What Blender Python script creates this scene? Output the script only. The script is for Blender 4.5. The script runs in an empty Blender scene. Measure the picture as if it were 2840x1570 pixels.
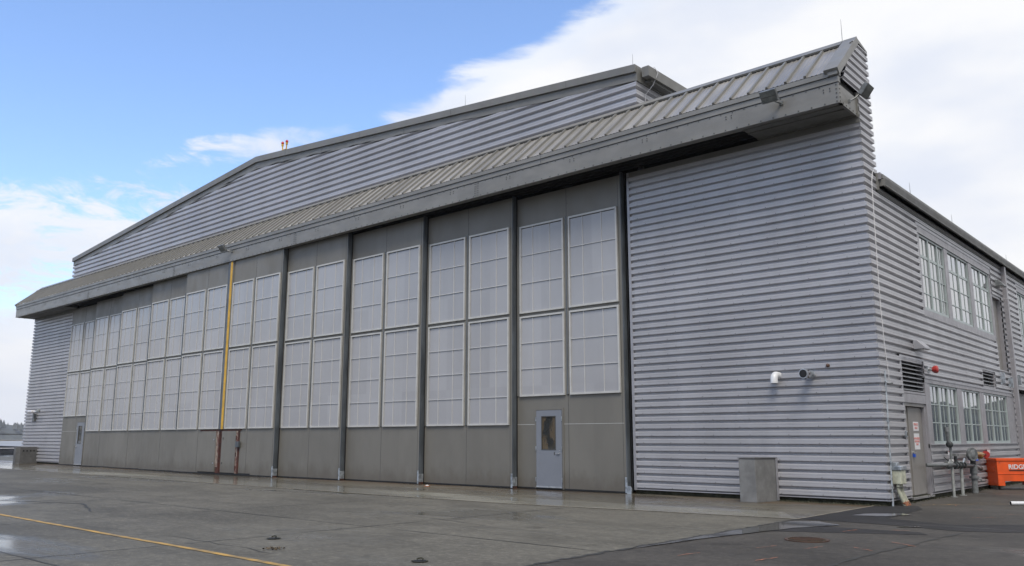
import bpy, math, random
from mathutils import Vector, Matrix
random.seed(7)
S = bpy.context.scene
COL = S.collection
rad = math.radians
# ------------------------------------------------------------------ camera
cd = bpy.data.cameras.new("camera"); cam = bpy.data.objects.new("camera", cd); COL.objects.link(cam)
cam.location = (6.0784, -18.7918, 1.39)
cam.rotation_euler = (rad(90 + 10.5713), 0, rad(41.5156))
cd.sensor_width = 36; cd.lens = 2319.24 / 2840 * 36
cd.clip_start = .1; cd.clip_end = 6000
S.camera = cam
# ------------------------------------------------------------------ sun, exposure
SUN_EL, SUN_AZ = 57, 142          # azimuth clockwise from +Y
sd = bpy.data.lights.new("sun", 'SUN'); sun = bpy.data.objects.new("sun", sd); COL.objects.link(sun)
sd.energy = 2.1; sd.angle = rad(24); sd.color = (1, .93, .83)
_d = Vector((math.sin(rad(SUN_AZ)) * math.cos(rad(SUN_EL)), math.cos(rad(SUN_AZ)) * math.cos(rad(SUN_EL)), math.sin(rad(SUN_EL))))
sun.rotation_euler = _d.to_track_quat('Z', 'Y').to_euler(); sun.location = (20, -40, 60)
S.view_settings.view_transform = 'Standard'; S.view_settings.look = 'None'
S.view_settings.exposure = 0.5; S.view_settings.gamma = 1
# ------------------------------------------------------------------ node helpers
class NT:
    def __init__(s, nt): s.nt = nt; s.n = nt.nodes; s.l = nt.links
    def add(s, t, **k):
        n = s.n.new(t)
        for a, v in k.items():
            if a.startswith('i_'): n.inputs[a[2:].replace('_', ' ')].default_value = v
            else: setattr(n, a, v)
        return n
    def link(s, a, b): s.l.new(a, b)
    def val(s, x, sock):
        if hasattr(x, 'is_output'): s.l.new(x, sock)
        else: sock.default_value = x
    def math(s, op, a, b=0.0, c=0.0, clamp=False):
        n = s.n.new('ShaderNodeMath'); n.operation = op; n.use_clamp = clamp
        s.val(a, n.inputs[0]); s.val(b, n.inputs[1])
        if len(n.inputs) > 2: s.val(c, n.inputs[2])
        return n.outputs[0]
    def smooth(s, x, a, b, lo=0.0, hi=1.0):
        n = s.n.new('ShaderNodeMapRange'); n.interpolation_type = 'SMOOTHSTEP'
        s.val(x, n.inputs[0]); n.inputs[1].default_value = a; n.inputs[2].default_value = b
        n.inputs[3].default_value = lo; n.inputs[4].default_value = hi
        return n.outputs[0]
    def noise(s, vec, scale, detail=4, rough=.55, dist=0.0):
        n = s.n.new('ShaderNodeTexNoise'); n.inputs['Scale'].default_value = scale
        n.inputs['Detail'].default_value = detail; n.inputs['Roughness'].default_value = rough
        n.inputs['Distortion'].default_value = dist
        if vec is not None: s.l.new(vec, n.inputs['Vector'])
        return n.outputs[0]
    def mapping(s, vec, scale=(1, 1, 1), rot=(0, 0, 0), loc=(0, 0, 0)):
        n = s.n.new('ShaderNodeMapping'); n.inputs['Scale'].default_value = scale
        n.inputs['Rotation'].default_value = rot; n.inputs['Location'].default_value = loc
        s.l.new(vec, n.inputs['Vector']); return n.outputs[0]
    def mix(s, f, a, b):
        n = s.n.new('ShaderNodeMix'); n.data_type = 'RGBA'
        s.val(f, n.inputs[0])
        for x, so in ((a, n.inputs[6]), (b, n.inputs[7])):
            if hasattr(x, 'is_output'): s.l.new(x, so)
            else: so.default_value = (*x, 1) if len(x) == 3 else x
        return n.outputs[2]
# ------------------------------------------------------------------ world
W = bpy.data.worlds.new("World"); S.world = W; W.use_nodes = True
w = NT(W.node_tree); w.n.clear()
out = w.add('ShaderNodeOutputWorld'); bg = w.add('ShaderNodeBackground'); w.link(bg.outputs[0], out.inputs[0])
sky = w.add('ShaderNodeTexSky', sky_type='NISHITA'); sky.sun_disc = False
sky.sun_elevation = rad(SUN_EL); sky.sun_rotation = rad(SUN_AZ); sky.air_density = 1.0; sky.dust_density = .6; sky.ozone_density = 2.5
tc = w.add('ShaderNodeTexCoord')
sep = w.add('ShaderNodeSeparateXYZ'); w.link(tc.outputs['Generated'], sep.inputs[0])
negx = w.math('MULTIPLY', sep.outputs[0], -1.0)
az = w.math('MULTIPLY', w.math('ARCTAN2', negx, sep.outputs[1]), 57.29578)     # degrees, 0 = +Y, + towards -X
el = w.math('MULTIPLY', w.math('ARCSINE', sep.outputs[2]), 57.29578)
cb = w.add('ShaderNodeCombineXYZ'); w.link(az, cb.inputs[0]); w.link(el, cb.inputs[1])
# long streaks running up to the right (towards smaller azimuth)
st = w.mapping(cb.outputs[0], rot=(0, 0, rad(22)), scale=(.045, .26, 1))
n1 = w.noise(st, 1.0, 7, .62, .6)
st2 = w.mapping(cb.outputs[0], rot=(0, 0, rad(35)), scale=(.16, .45, 1), loc=(3, 1, 0))
n2 = w.noise(st2, 1.0, 8, .6, .8)
nn = w.math('ADD', w.math('MULTIPLY', w.math('SUBTRACT', n1, .5), 1.9), w.math('MULTIPLY', w.math('SUBTRACT', n2, .5), 1.1))
def sub(a, b): return w.math('SUBTRACT', a, b)
def mul(a, b): return w.math('MULTIPLY', a, b)
def mx(a, b): return w.math('MAXIMUM', a, b)
# A: large bright cloud bank on the right, its edge leaning with height
edgeA = sub(sub(52.6, az), mul(mx(sub(el, 21.5), 0.0), 2.1))
A_ = w.math('ADD', mul(edgeA, 1 / 4.5), .0)
A_ = w.math('MINIMUM', A_, w.math('ADD', mul(w.math('ADD', az, 190.0), 1 / 30), 0))
# B: ragged patch low on the left
dB = w.math('ADD', w.math('POWER', mul(sub(az, 72.5), 1 / 10.0), 2.0), w.math('POWER', mul(sub(el, sub(14.4, mul(sub(az, 60.0), .26))), 1 / 3.3), 2.0))
B_ = sub(.92, mul(dB, .52))
# C: thin streak just above the roof line
dC = w.math('ADD', w.math('POWER', mul(sub(az, 58.0), 1 / 8.5), 4.0), w.math('POWER', mul(sub(el, sub(20.9, mul(sub(az, 52.0), .27))), 1 / 1.15), 2.0))
C_ = sub(.44, mul(dC, .5))
# D: white horizon
D_ = mul(sub(8.3, el), .6)
E_ = sub(mul(w.math('ABSOLUTE', sub(az, 20.0)), 1 / 60.0), 1.35)      # scattered cloud elsewhere
m = mx(mx(A_, B_), mx(mx(C_, D_), w.math('MINIMUM', E_, .45)))
lowl = w.math('MULTIPLY', w.smooth(az, 58, 64), w.smooth(el, 7.0, 9.5))
n3 = w.noise(w.mapping(cb.outputs[0], rot=(0, 0, rad(30)), scale=(.22, .62, 1), loc=(4.3, 2.2, 0)), 1.0, 9, .66, 1.2)
nn = w.math('ADD', nn, mul(w.math('MULTIPLY', w.math('SUBTRACT', n3, .5), 2.6), lowl))
m = w.math('ADD', m, nn)
cl = w.smooth(m, .10, .80)
shade = w.noise(w.mapping(cb.outputs[0], rot=(0, 0, rad(18)), scale=(.06, .14, 1), loc=(7, 2, 0)), 1.0, 4, .5)
ccol = w.mix(w.smooth(shade, .38, .66), (.70, .705, .72), (.565, .60, .68))
bcol = w.mix(w.smooth(m, .8, 1.6), w.mix(.35, ccol, (.52, .60, .74)), ccol)
skc = w.add('ShaderNodeVectorMath', operation='SCALE'); w.link(sky.outputs[0], skc.inputs[0]); skc.inputs['Scale'].default_value = .17
tint = w.add('ShaderNodeMix', data_type='RGBA', blend_type='MULTIPLY'); tint.inputs[0].default_value = 1
w.link(skc.outputs[0], tint.inputs[6]); tint.inputs[7].default_value = (1.0, 1.04, 1.14, 1)
fin = w.mix(cl, tint.outputs[2], bcol)
w.link(fin, bg.inputs['Color']); bg.inputs['Strength'].default_value = 1.0
# ------------------------------------------------------------------ materials
def mat(name, col, rough=.5, metal=0.0, var=.12, nscale=3.0, stretch=(1, 1, 1), bump=0.0, bscale=60, spec=.5, col2=None, emis=None):
    m = bpy.data.materials.new(name); m.use_nodes = True
    t = NT(m.node_tree); b = t.n['Principled BSDF']
    g = t.add('ShaderNodeTexCoord'); v = t.mapping(g.outputs['Object'], scale=stretch)
    f = t.noise(v, nscale, 5, .6)
    c2 = col2 if col2 else tuple(x * (1 - var * 2) for x in col); c1 = tuple(x * (1 + (0 if col2 else var)) for x in col)
    t.link(t.mix(t.smooth(f, .3, .7), c1, c2), b.inputs['Base Color'])
    b.inputs['Roughness'].default_value = rough; b.inputs['Metallic'].default_value = metal
    b.inputs['Specular IOR Level'].default_value = spec
    if var: t.link(t.smooth(t.noise(v, nscale * 2.3, 3), .3, .7, rough * .85, min(1, rough * 1.2)), b.inputs['Roughness'])
    if bump:
        bn = t.add('ShaderNodeBump'); bn.inputs['Strength'].default_value = bump; bn.inputs['Distance'].default_value = .01
        t.link(t.noise(g.outputs['Object'], bscale, 3), bn.inputs['Height']); t.link(bn.outputs[0], b.inputs['Normal'])
    return m
M = {}
M['corr'] = mat('corrugated_aluminium', (.385, .385, .405), .36, .2, .04, .7, (1, 1, .3))
def sheet_tint(m, sx, sz, amt):
    t = NT(m.node_tree); b = t.n['Principled BSDF']; src = b.inputs['Base Color'].links[0].from_socket
    g = t.add('ShaderNodeTexCoord'); sn = t.add('ShaderNodeVectorMath', operation='SNAP'); t.link(g.outputs['Object'], sn.inputs[0]); sn.inputs[1].default_value = (sx, sx, sz)
    wn = t.add('ShaderNodeTexWhiteNoise'); t.link(sn.outputs[0], wn.inputs[0])
    h = t.add('ShaderNodeHueSaturation'); t.link(src, h.inputs['Color']); t.link(t.smooth(wn.outputs['Value'], 0, 1, 1 - amt, 1 + amt), h.inputs['Value'])
    # rain streaks and grime running down
    st = t.smooth(t.noise(t.mapping(g.outputs['Object'], scale=(2.2, 2.2, .12)), 1.6, 6, .7), .52, .78)
    t.link(t.mix(t.math('MULTIPLY', st, .16), h.outputs[0], (.17, .165, .155)), b.inputs['Base Color'])
sheet_tint(M['corr'], 3.05, .9335, .05)
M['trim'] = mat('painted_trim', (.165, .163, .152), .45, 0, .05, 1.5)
M['beam'] = mat('painted_beam', (.19, .187, .175), .42, 0, .08, .8, (1, 1, 2.5), .05, 40)
M['jtrim'] = mat('light_metal_trim', (.33, .33, .355), .4, .3, .06)
M['panel'] = mat('olive_grey_panel', (.155, .148, .130), .5, 0, .05, 1.0, (1, 1, .4), .12, 220)
def splash(m):
    t = NT(m.node_tree); b = t.n['Principled BSDF']; src = b.inputs['Base Color'].links[0].from_socket
    g = t.add('ShaderNodeNewGeometry'); sp = t.add('ShaderNodeSeparateXYZ'); t.link(g.outputs['Position'], sp.inputs[0])
    n = t.noise(t.mapping(g.outputs['Position'], scale=(1, 1, .5)), 2.2, 7, .7)
    f = t.math('MULTIPLY', t.smooth(t.math('ADD', sp.outputs[2], t.math('MULTIPLY', n, -1.3)), .0, -.55), .5)
    t.link(t.mix(f, src, (.075, .062, .045)), b.inputs['Base Color'])
sheet_tint(M['panel'], 1.86, 50, .035); splash(M['panel']); sheet_tint(M['beam'], 2.36, 50, .03); sheet_tint(M['trim'], 4.7, 50, .04)
M['endface'] = mat('blue_grey_steel', (.10, .115, .13), .45, .2, .2, 2.5, (1, 1, .3))
M['rubber'] = mat('black_rubber', (.008, .008, .009), .6, 0, .1)
M['frame'] = mat('window_frame_paint', (.46, .46, .445), .4, 0, .05)
M['pane'] = mat('translucent_sheet', (.325, .328, .345), .17, 0, .03, .5, (1, 1, .5), .02, 9)
sheet_tint(M['pane'], 1.845, 2.9, .05)
M['muntin'] = mat('muntin_paint', (.52, .52, .51), .4, 0, .03)
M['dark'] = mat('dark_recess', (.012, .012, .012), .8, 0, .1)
M['soffit'] = mat('soffit_metal', (.13, .13, .12), .55, 0, .1, 1.5)
M['roof'] = mat('roof_sheet', (.31, .295, .27), .32, .25, .14, .7, (1.6, .5, .5), .02, 30)
M['galv'] = mat('galvanised_steel', (.42, .46, .50), .35, .6, .25, 9)
M['seam'] = mat('seam_line', (.055, .055, .052), .6, 0, 0)
M['rust'] = mat('rust', (.085, .024, .014), .85, 0, .3, 6, col2=(.028, .013, .010))
M['rustpale'] = mat('flaking_pale_paint', (.33, .29, .24), .7, 0, .1, 4, (1, 1, 1), 0, 60, .4, col2=(.10, .03, .02))
M['yellow'] = mat('yellow_seal', (.60, .35, .03), .5, 0, .1)
M['bluedoor'] = mat('blue_grey_door_paint', (.18, .195, .225), .4, 0, .03, 1.2)
M['steel'] = mat('brushed_steel', (.6, .6, .6), .3, .9, .1)
M['conc'] = mat('grey_concrete_block', (.10, .10, .10), .85, 0, .12, 3, (1, 1, 1), .4, 90)
M['concl'] = mat('pale_concrete_block', (.165, .168, .170), .8, 0, .12, 3, (1, 1, 1), .4, 90)
M['black'] = mat('black_hollow', (.006, .006, .006), .7, 0, 0)
M['white'] = mat('white_plastic', (.62, .63, .64), .3, 0, .02)
M['winframe'] = mat('pale_green_window_frame', (.33, .385, .385), .4, 0, .03)
M['sidetrim'] = mat('side_wall_trim', (.28, .275, .295), .42, .2, .05)
M['browndoor'] = mat('taupe_door_paint', (.20, .19, .18), .42, 0, .05, 1)
M['gasgrey'] = mat('grey_pipe_paint', (.14, .15, .155), .4, 0, .2, 8)
M['gaslight'] = mat('light_grey_pipe_paint', (.27, .285, .28), .4, 0, .15, 8)
M['darkpipe'] = mat('dark_pipe', (.035, .04, .042), .45, 0, .3, 12)
M['brass'] = mat('brass', (.40, .24, .08), .4, .7, .3, 20)
M['red'] = mat('red_paint', (.38, .035, .03), .4, 0, .1)
M['blue'] = mat('blue_paint', (.02, .09, .5), .35, 0, .1)
M['cream'] = mat('cream_plastic', (.42, .43, .34), .5, 0, .15, 8)
M['orange'] = mat('orange_paint', (.66, .085, .012), .38, 0, .08, 3, (1, 1, 1), .02)
M['orangespray'] = mat('orange_spray', (.48, .17, .08), .7, 0, .15, 9, col2=(.16, .09, .06))
M['signwhite'] = mat('sign_white', (.62, .62, .64), .4, 0, .03)
M['signred'] = mat('sign_red', (.55, .20, .18), .5, 0, .03)
M['tyre'] = mat('black_caster', (.01, .01, .01), .6, 0, .1)
M['lens'] = mat('lamp_glass', (.16, .17, .16), .12, 0, .2, 5)
M['redlens'] = mat('red_lens', (.45, .012, .012), .15, 0, .05)
M['brownknob'] = mat('brown_fitting', (.07, .035, .02), .5, 0, .2)
M['moss'] = mat('mossy_concrete', (.05, .048, .03), .9, 0, .3, 5, (1, 1, 1), .6, 30, .3, col2=(.015, .017, .009))
M['bark'] = mat('bark', (.05, .04, .03), .9)
M['louvre'] = mat('louvre_blade', (.24, .25, .27), .4, .2, .05)
M['maindk'] = mat('weathered_roof_membrane', (.2, .2, .2), .6, 0, .1)

def glass_mat(name, base, rough=.03, base2=None, sc=1.5):
    m = bpy.data.materials.new(name); m.use_nodes = True; t = NT(m.node_tree); b = t.n['Principled BSDF']
    g = t.add('ShaderNodeTexCoord')
    f = t.noise(t.mapping(g.outputs['Object'], scale=(2.5, 2.5, .9)), sc, 3)
    t.link(t.mix(t.smooth(f, .42, .58), base, base2 or tuple(x * .5 for x in base)), b.inputs['Base Color'])
    b.inputs['Roughness'].default_value = rough; b.inputs['IOR'].default_value = 1.5
    b.inputs['Coat Weight'].default_value = 1; b.inputs['Coat Roughness'].default_value = .02; b.inputs['Coat IOR'].default_value = 1.9
    return m
M['glass'] = glass_mat('window_glass', (.03, .035, .04))
M['skyglass'] = glass_mat('window_glass_sky_tone', (.19, .195, .205), .06, (.13, .14, .15))  # paler glass base: reflected cloud is put into the colour
M['doorglass'] = glass_mat('door_glass', (.10, .075, .045), .05, (.02, .02, .018), 2.2)
# ------------------------------------------------------------------ mesh builder
class MB:
    def __init__(s): s.v = []; s.f = []; s.m = []; s.mats = []
    def mi(s, k):
        mm = M[k]
        if mm not in s.mats: s.mats.append(mm)
        return s.mats.index(mm)
    def poly(s, pts, k):
        b = len(s.v); s.v += [tuple(p) for p in pts]; s.f.append(tuple(range(b, b + len(pts)))); s.m.append(s.mi(k))
    def box(s, x0, x1, y0, y1, z0, z1, k, mtx=None):
        if x0 > x1: x0, x1 = x1, x0
        if y0 > y1: y0, y1 = y1, y0
        if z0 > z1: z0, z1 = z1, z0
        c = [(x0, y0, z0), (x1, y0, z0), (x1, y1, z0), (x0, y1, z0), (x0, y0, z1), (x1, y0, z1), (x1, y1, z1), (x0, y1, z1)]
        if mtx is not None: c = [tuple(mtx @ Vector(p)) for p in c]
        b = len(s.v); s.v += c; i = s.mi(k)
        for q in ((0, 3, 2, 1), (4, 5, 6, 7), (0, 1, 5, 4), (1, 2, 6, 5), (2, 3, 7, 6), (3, 0, 4, 7)):
            s.f.append(tuple(b + j for j in q)); s.m.append(i)
    def prism(s, pts, off, k):
        """closed polygon pts (3D, planar) extruded by vector off"""
        b = len(s.v); n = len(pts); off = Vector(off)
        s.v += [tuple(p) for p in pts] + [tuple(Vector(p) + off) for p in pts]; i = s.mi(k)
        s.f.append(tuple(b + j for j in range(n))[::-1]); s.m.append(i)
        s.f.append(tuple(b + n + j for j in range(n))); s.m.append(i)
        for j in range(n):
            q = (j + 1) % n; s.f.append((b + j, b + q, b + n + q, b + n + j)); s.m.append(i)
    def tube(s, pts, r, k, seg=10, cap=True):
        pts = [Vector(p) for p in pts]; rs = r if isinstance(r, (list, tuple)) else [r] * len(pts)
        b = len(s.v); i = s.mi(k); n = len(pts)
        prev = None
        for j, p in enumerate(pts):
            if j == 0: d = pts[1] - p
            elif j == n - 1: d = p - pts[j - 1]
            else: d = (pts[j + 1] - p).normalized() + (p - pts[j - 1]).normalized()
            d.normalize()
            if prev is None:
                a = Vector((0, 0, 1)) if abs(d.z) < .9 else Vector((1, 0, 0))
                u = d.cross(a).normalized()
            else:
                u = (prev - d * prev.dot(d)).normalized()
            prev = u; vv = d.cross(u)
            for q in range(seg):
                a = 2 * math.pi * q / seg; s.v.append(tuple(p + (u * math.cos(a) + vv * math.sin(a)) * rs[j]))
        for j in range(n - 1):
            for q in range(seg):
                q2 = (q + 1) % seg
                s.f.append((b + j * seg + q, b + j * seg + q2, b + (j + 1) * seg + q2, b + (j + 1) * seg + q)); s.m.append(i)
        if cap:
            s.f.append(tuple(b + q for q in range(seg))[::-1]); s.m.append(i)
            s.f.append(tuple(b + (n - 1) * seg + q for q in range(seg))); s.m.append(i)
    def cyl(s, p, axis, r, L, k, seg=14):
        p = Vector(p); a = Vector(axis).normalized() * L; s.tube([p, p + a], r, k, seg)
    def ball(s, c, r, k, seg=12, rings=7, sc=(1, 1, 1)):
        b = len(s.v); i = s.mi(k); c = Vector(c)
        for a in range(rings + 1):
            th = math.pi * a / rings
            for q in range(seg):
                ph = 2 * math.pi * q / seg
                s.v.append((c.x + r * sc[0] * math.sin(th) * math.cos(ph), c.y + r * sc[1] * math.sin(th) * math.sin(ph), c.z + r * sc[2] * math.cos(th)))
        for a in range(rings):
            for q in range(seg):
                q2 = (q + 1) % seg; s.f.append((b + a * seg + q, b + (a + 1) * seg + q, b + (a + 1) * seg + q2, b + a * seg + q2)); s.m.append(i)
    def build(s, name, parent=None, smooth=False, bevel=0.0, loc=None):
        me = bpy.data.meshes.new(name); me.from_pydata(s.v, [], s.f)
        for mm in s.mats: me.materials.append(mm)
        me.polygons.foreach_set('material_index', s.m)
        if smooth: me.polygons.foreach_set('use_smooth', [True] * len(me.polygons))
        me.update()
        if smooth: me.set_sharp_from_angle(angle=rad(40))
        o = bpy.data.objects.new(name, me); COL.objects.link(o)
        if parent is not None: o.parent = parent; o.matrix_parent_inverse = Matrix.Translation(-world_loc(parent))
        if loc is not None: o.location = loc
        if bevel:
            b = o.modifiers.new('bevel', 'BEVEL'); b.width = bevel; b.segments = 2; b.limit_method = 'ANGLE'
        return o
def world_loc(o):
    v = Vector((0, 0, 0))
    while o is not None:
        v = v + o.location
        if o.parent is not None: v = v + o.matrix_parent_inverse.translation
        o = o.parent
    return v
def tag(o, label=None, cat=None, group=None, kind=None):
    if label: o['label'] = label
    if cat: o['category'] = cat
    if group: o['group'] = group
    if kind: o['kind'] = kind
    return o
def thing(name, label, cat, loc=(0, 0, 0), group=None):
    o = bpy.data.objects.new(name, None); COL.objects.link(o); o.location = loc; o.empty_display_size = .3
    return tag(o, label, cat, group)
# ------------------------------------------------------------------ corrugated sheet
D0 = .068; P0 = .1867
def profile(z0, z1, p=P0, d=D0, ph=0.0):
    pat = [(0, 0), (.19, 1), (.42, 1), (.44, .95), (.48, .95), (.50, 1), (.70, 1), (.86, .0)]
    k0 = math.floor((z0 - ph) / p) - 1; pts = []
    k = k0
    while ph + k * p < z1 + p:
        pts += [(ph + (k + a) * p, b * d) for a, b in pat]; k += 1
    def at(z):
        for (a, b), (c, e) in zip(pts, pts[1:]):
            if a <= z <= c: return b + (e - b) * (z - a) / max(1e-9, c - a)
        return 0
    return [(z0, at(z0))] + [q for q in pts if z0 + 1e-4 < q[0] < z1 - 1e-4] + [(z1, at(z1))]
def const(x): return x if callable(x) else (lambda z: x)
def corr(mb, axis, pos, u0, u1, z0, z1, m0=0.0, m1=0.0, p=P0, d=D0, ph=.13, k='corr'):
    """axis '-y','+y': sheet at y=pos running along x; '+x','-x': at x=pos running along y"""
    a = const(u0); b = const(u1); pr = profile(z0, z1, p, d, ph); rows = []
    for z, dd in pr:
        ua = a(z) + m0 * dd; ub = b(z) + m1 * dd
        if axis == '-y': rows.append(((ua, pos - dd, z), (ub, pos - dd, z)))
        elif axis == '+y': rows.append(((ub, pos + dd, z), (ua, pos + dd, z)))
        elif axis == '+x': rows.append(((pos + dd, ua, z), (pos + dd, ub, z)))
        else: rows.append(((pos - dd, ub, z), (pos - dd, ua, z)))
    for (p0, p1), (q0, q1) in zip(rows, rows[1:]): mb.poly([p0, p1, q1, q0], k)
XL = -49.66          # left corner of the front wall
DR, DL = -6.27, -43.6 # door opening
PZ = .1867
# ================================================================== HANGAR
H = thing('hangar', 'large grey hangar clad in corrugated metal with sliding doors and a canopy across the front', 'hangar', (-24.83, 0, 0))
# front walls either side of the doors
mb = MB(); corr(mb, '-y', 0, DR + .06, 0, .13, 8.62, 0, 1)
for r in range(44):      # screws along the ribs
    z = .13 + .1867 * r + .05
    for x in (-.45, -1.35, -2.3, -3.25, -4.2, -5.15, -5.95):
        xx = x + (.5 if r % 2 else 0) * .5
        if z < 8.4: mb.box(xx - .008, xx + .008, -D0 - .006, -D0 + .001, z - .007, z + .007, 'seam')
mb.build('front_wall', H)
mb = MB(); corr(mb, '-y', 0, XL, DL - .06, .13, 8.62, -1, 0); mb.build('front_wall', H)
# trims round the openings on the front
mb = MB()
mb.box(DR + .0, DR + .075, -.075, .05, .1, 8.62, 'jtrim'); mb.build('door_jamb', H)
mb = MB(); mb.box(DL - .075, DL, -.075, .05, .1, 8.62, 'jtrim'); mb.build('door_jamb', H)
mb = MB(); mb.box(DR - .0, 0.047, -.07, -.002, 8.50, 8.618, 'trim'); mb.box(DR, 0.06, -.085, -.002, 8.47, 8.50, 'trim'); mb.build('head_flashing', H); mb = MB()
mb.box(XL - .047, DL, -.07, -.002, 8.50, 8.618, 'trim'); mb.build('head_flashing', H)
mb = MB(); mb.box(DL - .5, DR + .5, .62, .66, .0, 9.2, 'dark'); mb.box(DR + .45, DR + .5, .1, .62, .0, 8.6, 'dark'); mb.build('inner_lining', H)
def parts(name, k, *boxes):
    for b in boxes: m_ = MB(); m_.box(*b, k); m_.build(name, H)
m_ = MB(); m_.box(DR + .06, 0.070, -.070, .06, .108, .129, 'jtrim'); m_.box(.0, .070, .06, 1.40, .108, .129, 'jtrim'); m_.build('base_flashing', H)
parts('base_flashing', 'jtrim', (XL - .05, DL - .06, -.062, .06, .108, .129), (0.0, .062, 3.12, 12.9, .108, .129))
parts('plinth', 'moss', (DR, 0.0, .0, .3, -.2, .107), (-.3, -.002, .31, 45, -.2, .107), (XL, DL, .0, .3, -.2, .107), (XL, XL + .3, .31, 45, -.2, .107))
# side wall: corrugation cut round its openings (y ranges, z ranges)
SD = (1.42, 3.12, .15, 3.25)   # door with louvre above
WB = (3.12, 12.75, 1.18, 2.86) # lower window band
WU = (3.62, 11.3, 4.45, 6.80)  # upper window band
UD = (11.36, 12.55, 3.55, 6.0) # upper door
GO = (13.25, 18.5, 0, 3.04)    # open bay
W2 = (15.2, 22.0, 4.5, 6.80)
L2 = (9.0, 10.55, 2.86, 3.42)
def sidewall(mb):
    def c(y0, y1, z0, z1, m0=0, m1=0): corr(mb, '+x', 0, y0, y1, z0, z1, m0, m1)
    c(0, SD[0], .13, 8.62 if False else 7.30, -1, 0)
    c(SD[0], SD[1], SD[3], 7.30)
    c(WB[0], WB[1], .13, WB[2])
    c(SD[1], WU[0], WB[3], 7.30)
    c(WU[0], L2[0], WB[3], WU[2]); c(L2[0], L2[1], L2[3], WU[2]); c(L2[1], UD[0] - .04, WB[3], WU[2])
    c(UD[0] - .04, UD[1], WB[3], UD[2]); c(UD[0] - .04, UD[1], UD[3], 7.30)
    c(WU[0], UD[0] - .04, WU[3], 7.30)
    c(WB[1], GO[0], .13, 3.04); c(UD[1], GO[0], 3.04, 7.30); c(UD[1], WB[1], WB[3], 3.04)
    c(GO[0], W2[0], GO[3], 7.30); c(W2[0], W2[1], GO[3], W2[2]); c(W2[0], W2[1], W2[3], 7.30)
    c(GO[1], 45, .15, GO[3]); c(W2[1], 45, GO[3], 7.30)
mb = MB(); sidewall(mb); mb.build('side_wall', H)
# raised end wall (parapet) that carries the canopy, wrapping round to its back
mb = MB()
corr(mb, '+x', 0, 0, .75, 7.30, 9.2, -1, 1)
ym = lambda z: max(0.0, -.72 + (z - 9.2) * .66) if z > 9.2 else 0.0
corr(mb, '+x', 0, lambda z: -1.0 + (z - 9.2) * .70, .75, 9.2, 10.46, 0, 1)
corr(mb, '+y', .75, -6.1, 0, 7.30, 10.46, 0, 1)
mb.box(-.06, -.012, -1.0, .1, 9.06, 9.22, 'black')
mb.build('parapet_end_wall', H)
mb = MB()
corr(mb, '-x', XL, 0, .75, .15, 9.2, -1, 1); corr(mb, '-x', XL, lambda z: -1.0 + (z - 9.2) * .70, .75, 9.2, 10.46, 0, 1)
mb.build('side_wall', H)
mb = MB(); corr(mb, '+y', .75, XL, -45.3, 7.30, 10.46, -1, 0); mb.build('parapet_back', H); mb = MB()
corr(mb, '-x', XL, .75, 45, .15, 7.30)
mb.build('side_wall', H)
mb = MB(); corr(mb, '+y', 45, XL, 0, .15, 9.0); mb.build('rear_wall', H)
# ---- canopy beam (fascia plate) with bolts
BY = -1.16
mb = MB()
mb.box(XL - .02, .02, BY, BY + .06, 8.62, 9.085, 'beam')
mb.box(-.04, .02, BY + .06, -.06, 8.62, 9.06, 'beam'); mb.box(XL - .02, XL + .04, BY + .06, -.06, 8.62, 9.06, 'beam')
mb.box(.0, .05, -.10, .045, 8.60, 9.18, 'trim')
mb.box(XL - .02, .02, BY + .06, BY + .22, 8.62, 8.64, 'trim')
def bolt(x, z, mb, r=.013): mb.box(x - r, x + r, BY - .012, BY + .002, z - r, z + r, 'seam')
x = -.3
while x > XL + .2:
    bolt(x, 8.655, mb); bolt(x - .1, 9.06, mb, .010); x -= .30
x = -.24; i = 0
for i in range(21):
    xx = -.24 - 2.36 * i
    if xx < XL + .5: break
    for a in (-.07, .07):
        for b in (8.94, 9.0): bolt(xx + a, b - .01, mb, .011)
for xs in (-10.97, -20.5, -29.95, -39.2):
    mb.box(xs - .003, xs + .003, BY - .002, BY + .01, 8.62, 9.085, 'seam')
    for a in (-.06, .06):
        for j in range(6): bolt(xs + a, 8.67 + j * .072, mb, .012)
for j in range(5):
    bolt(-.03, 8.66 + j * .095, mb, .012)
    mb.box(.018, .03, BY + .04, BY + .065, 8.65 + j * .095, 8.675 + j * .095, 'seam')
    mb.box(.018, .03, BY + .2 + j * .2, BY + .225 + j * .2, 8.65, 8.675, 'seam')
mb.build('canopy_beam', H)
mb = MB()
mb.box(XL - .03, .03, BY - .02, BY + .1, 9.10, 9.235, 'beam'); mb.box(XL - .03, .035, BY - .05, BY + .1, 9.245, 9.355, 'beam')
mb.box(XL - .02, .0, BY + .02, BY + .09, 9.08, 9.36, 'black')
mb.box(-.17, .045, BY - .075, BY + .12, 9.26, 9.42, 'beam')
for xs in (-8.4, -16.9, -25.4, -33.9, -42.4): mb.box(xs, xs + .006, BY - .054, BY - .045, 9.10, 9.355, 'seam')
mb.build('eave_flashing', H)
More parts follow.
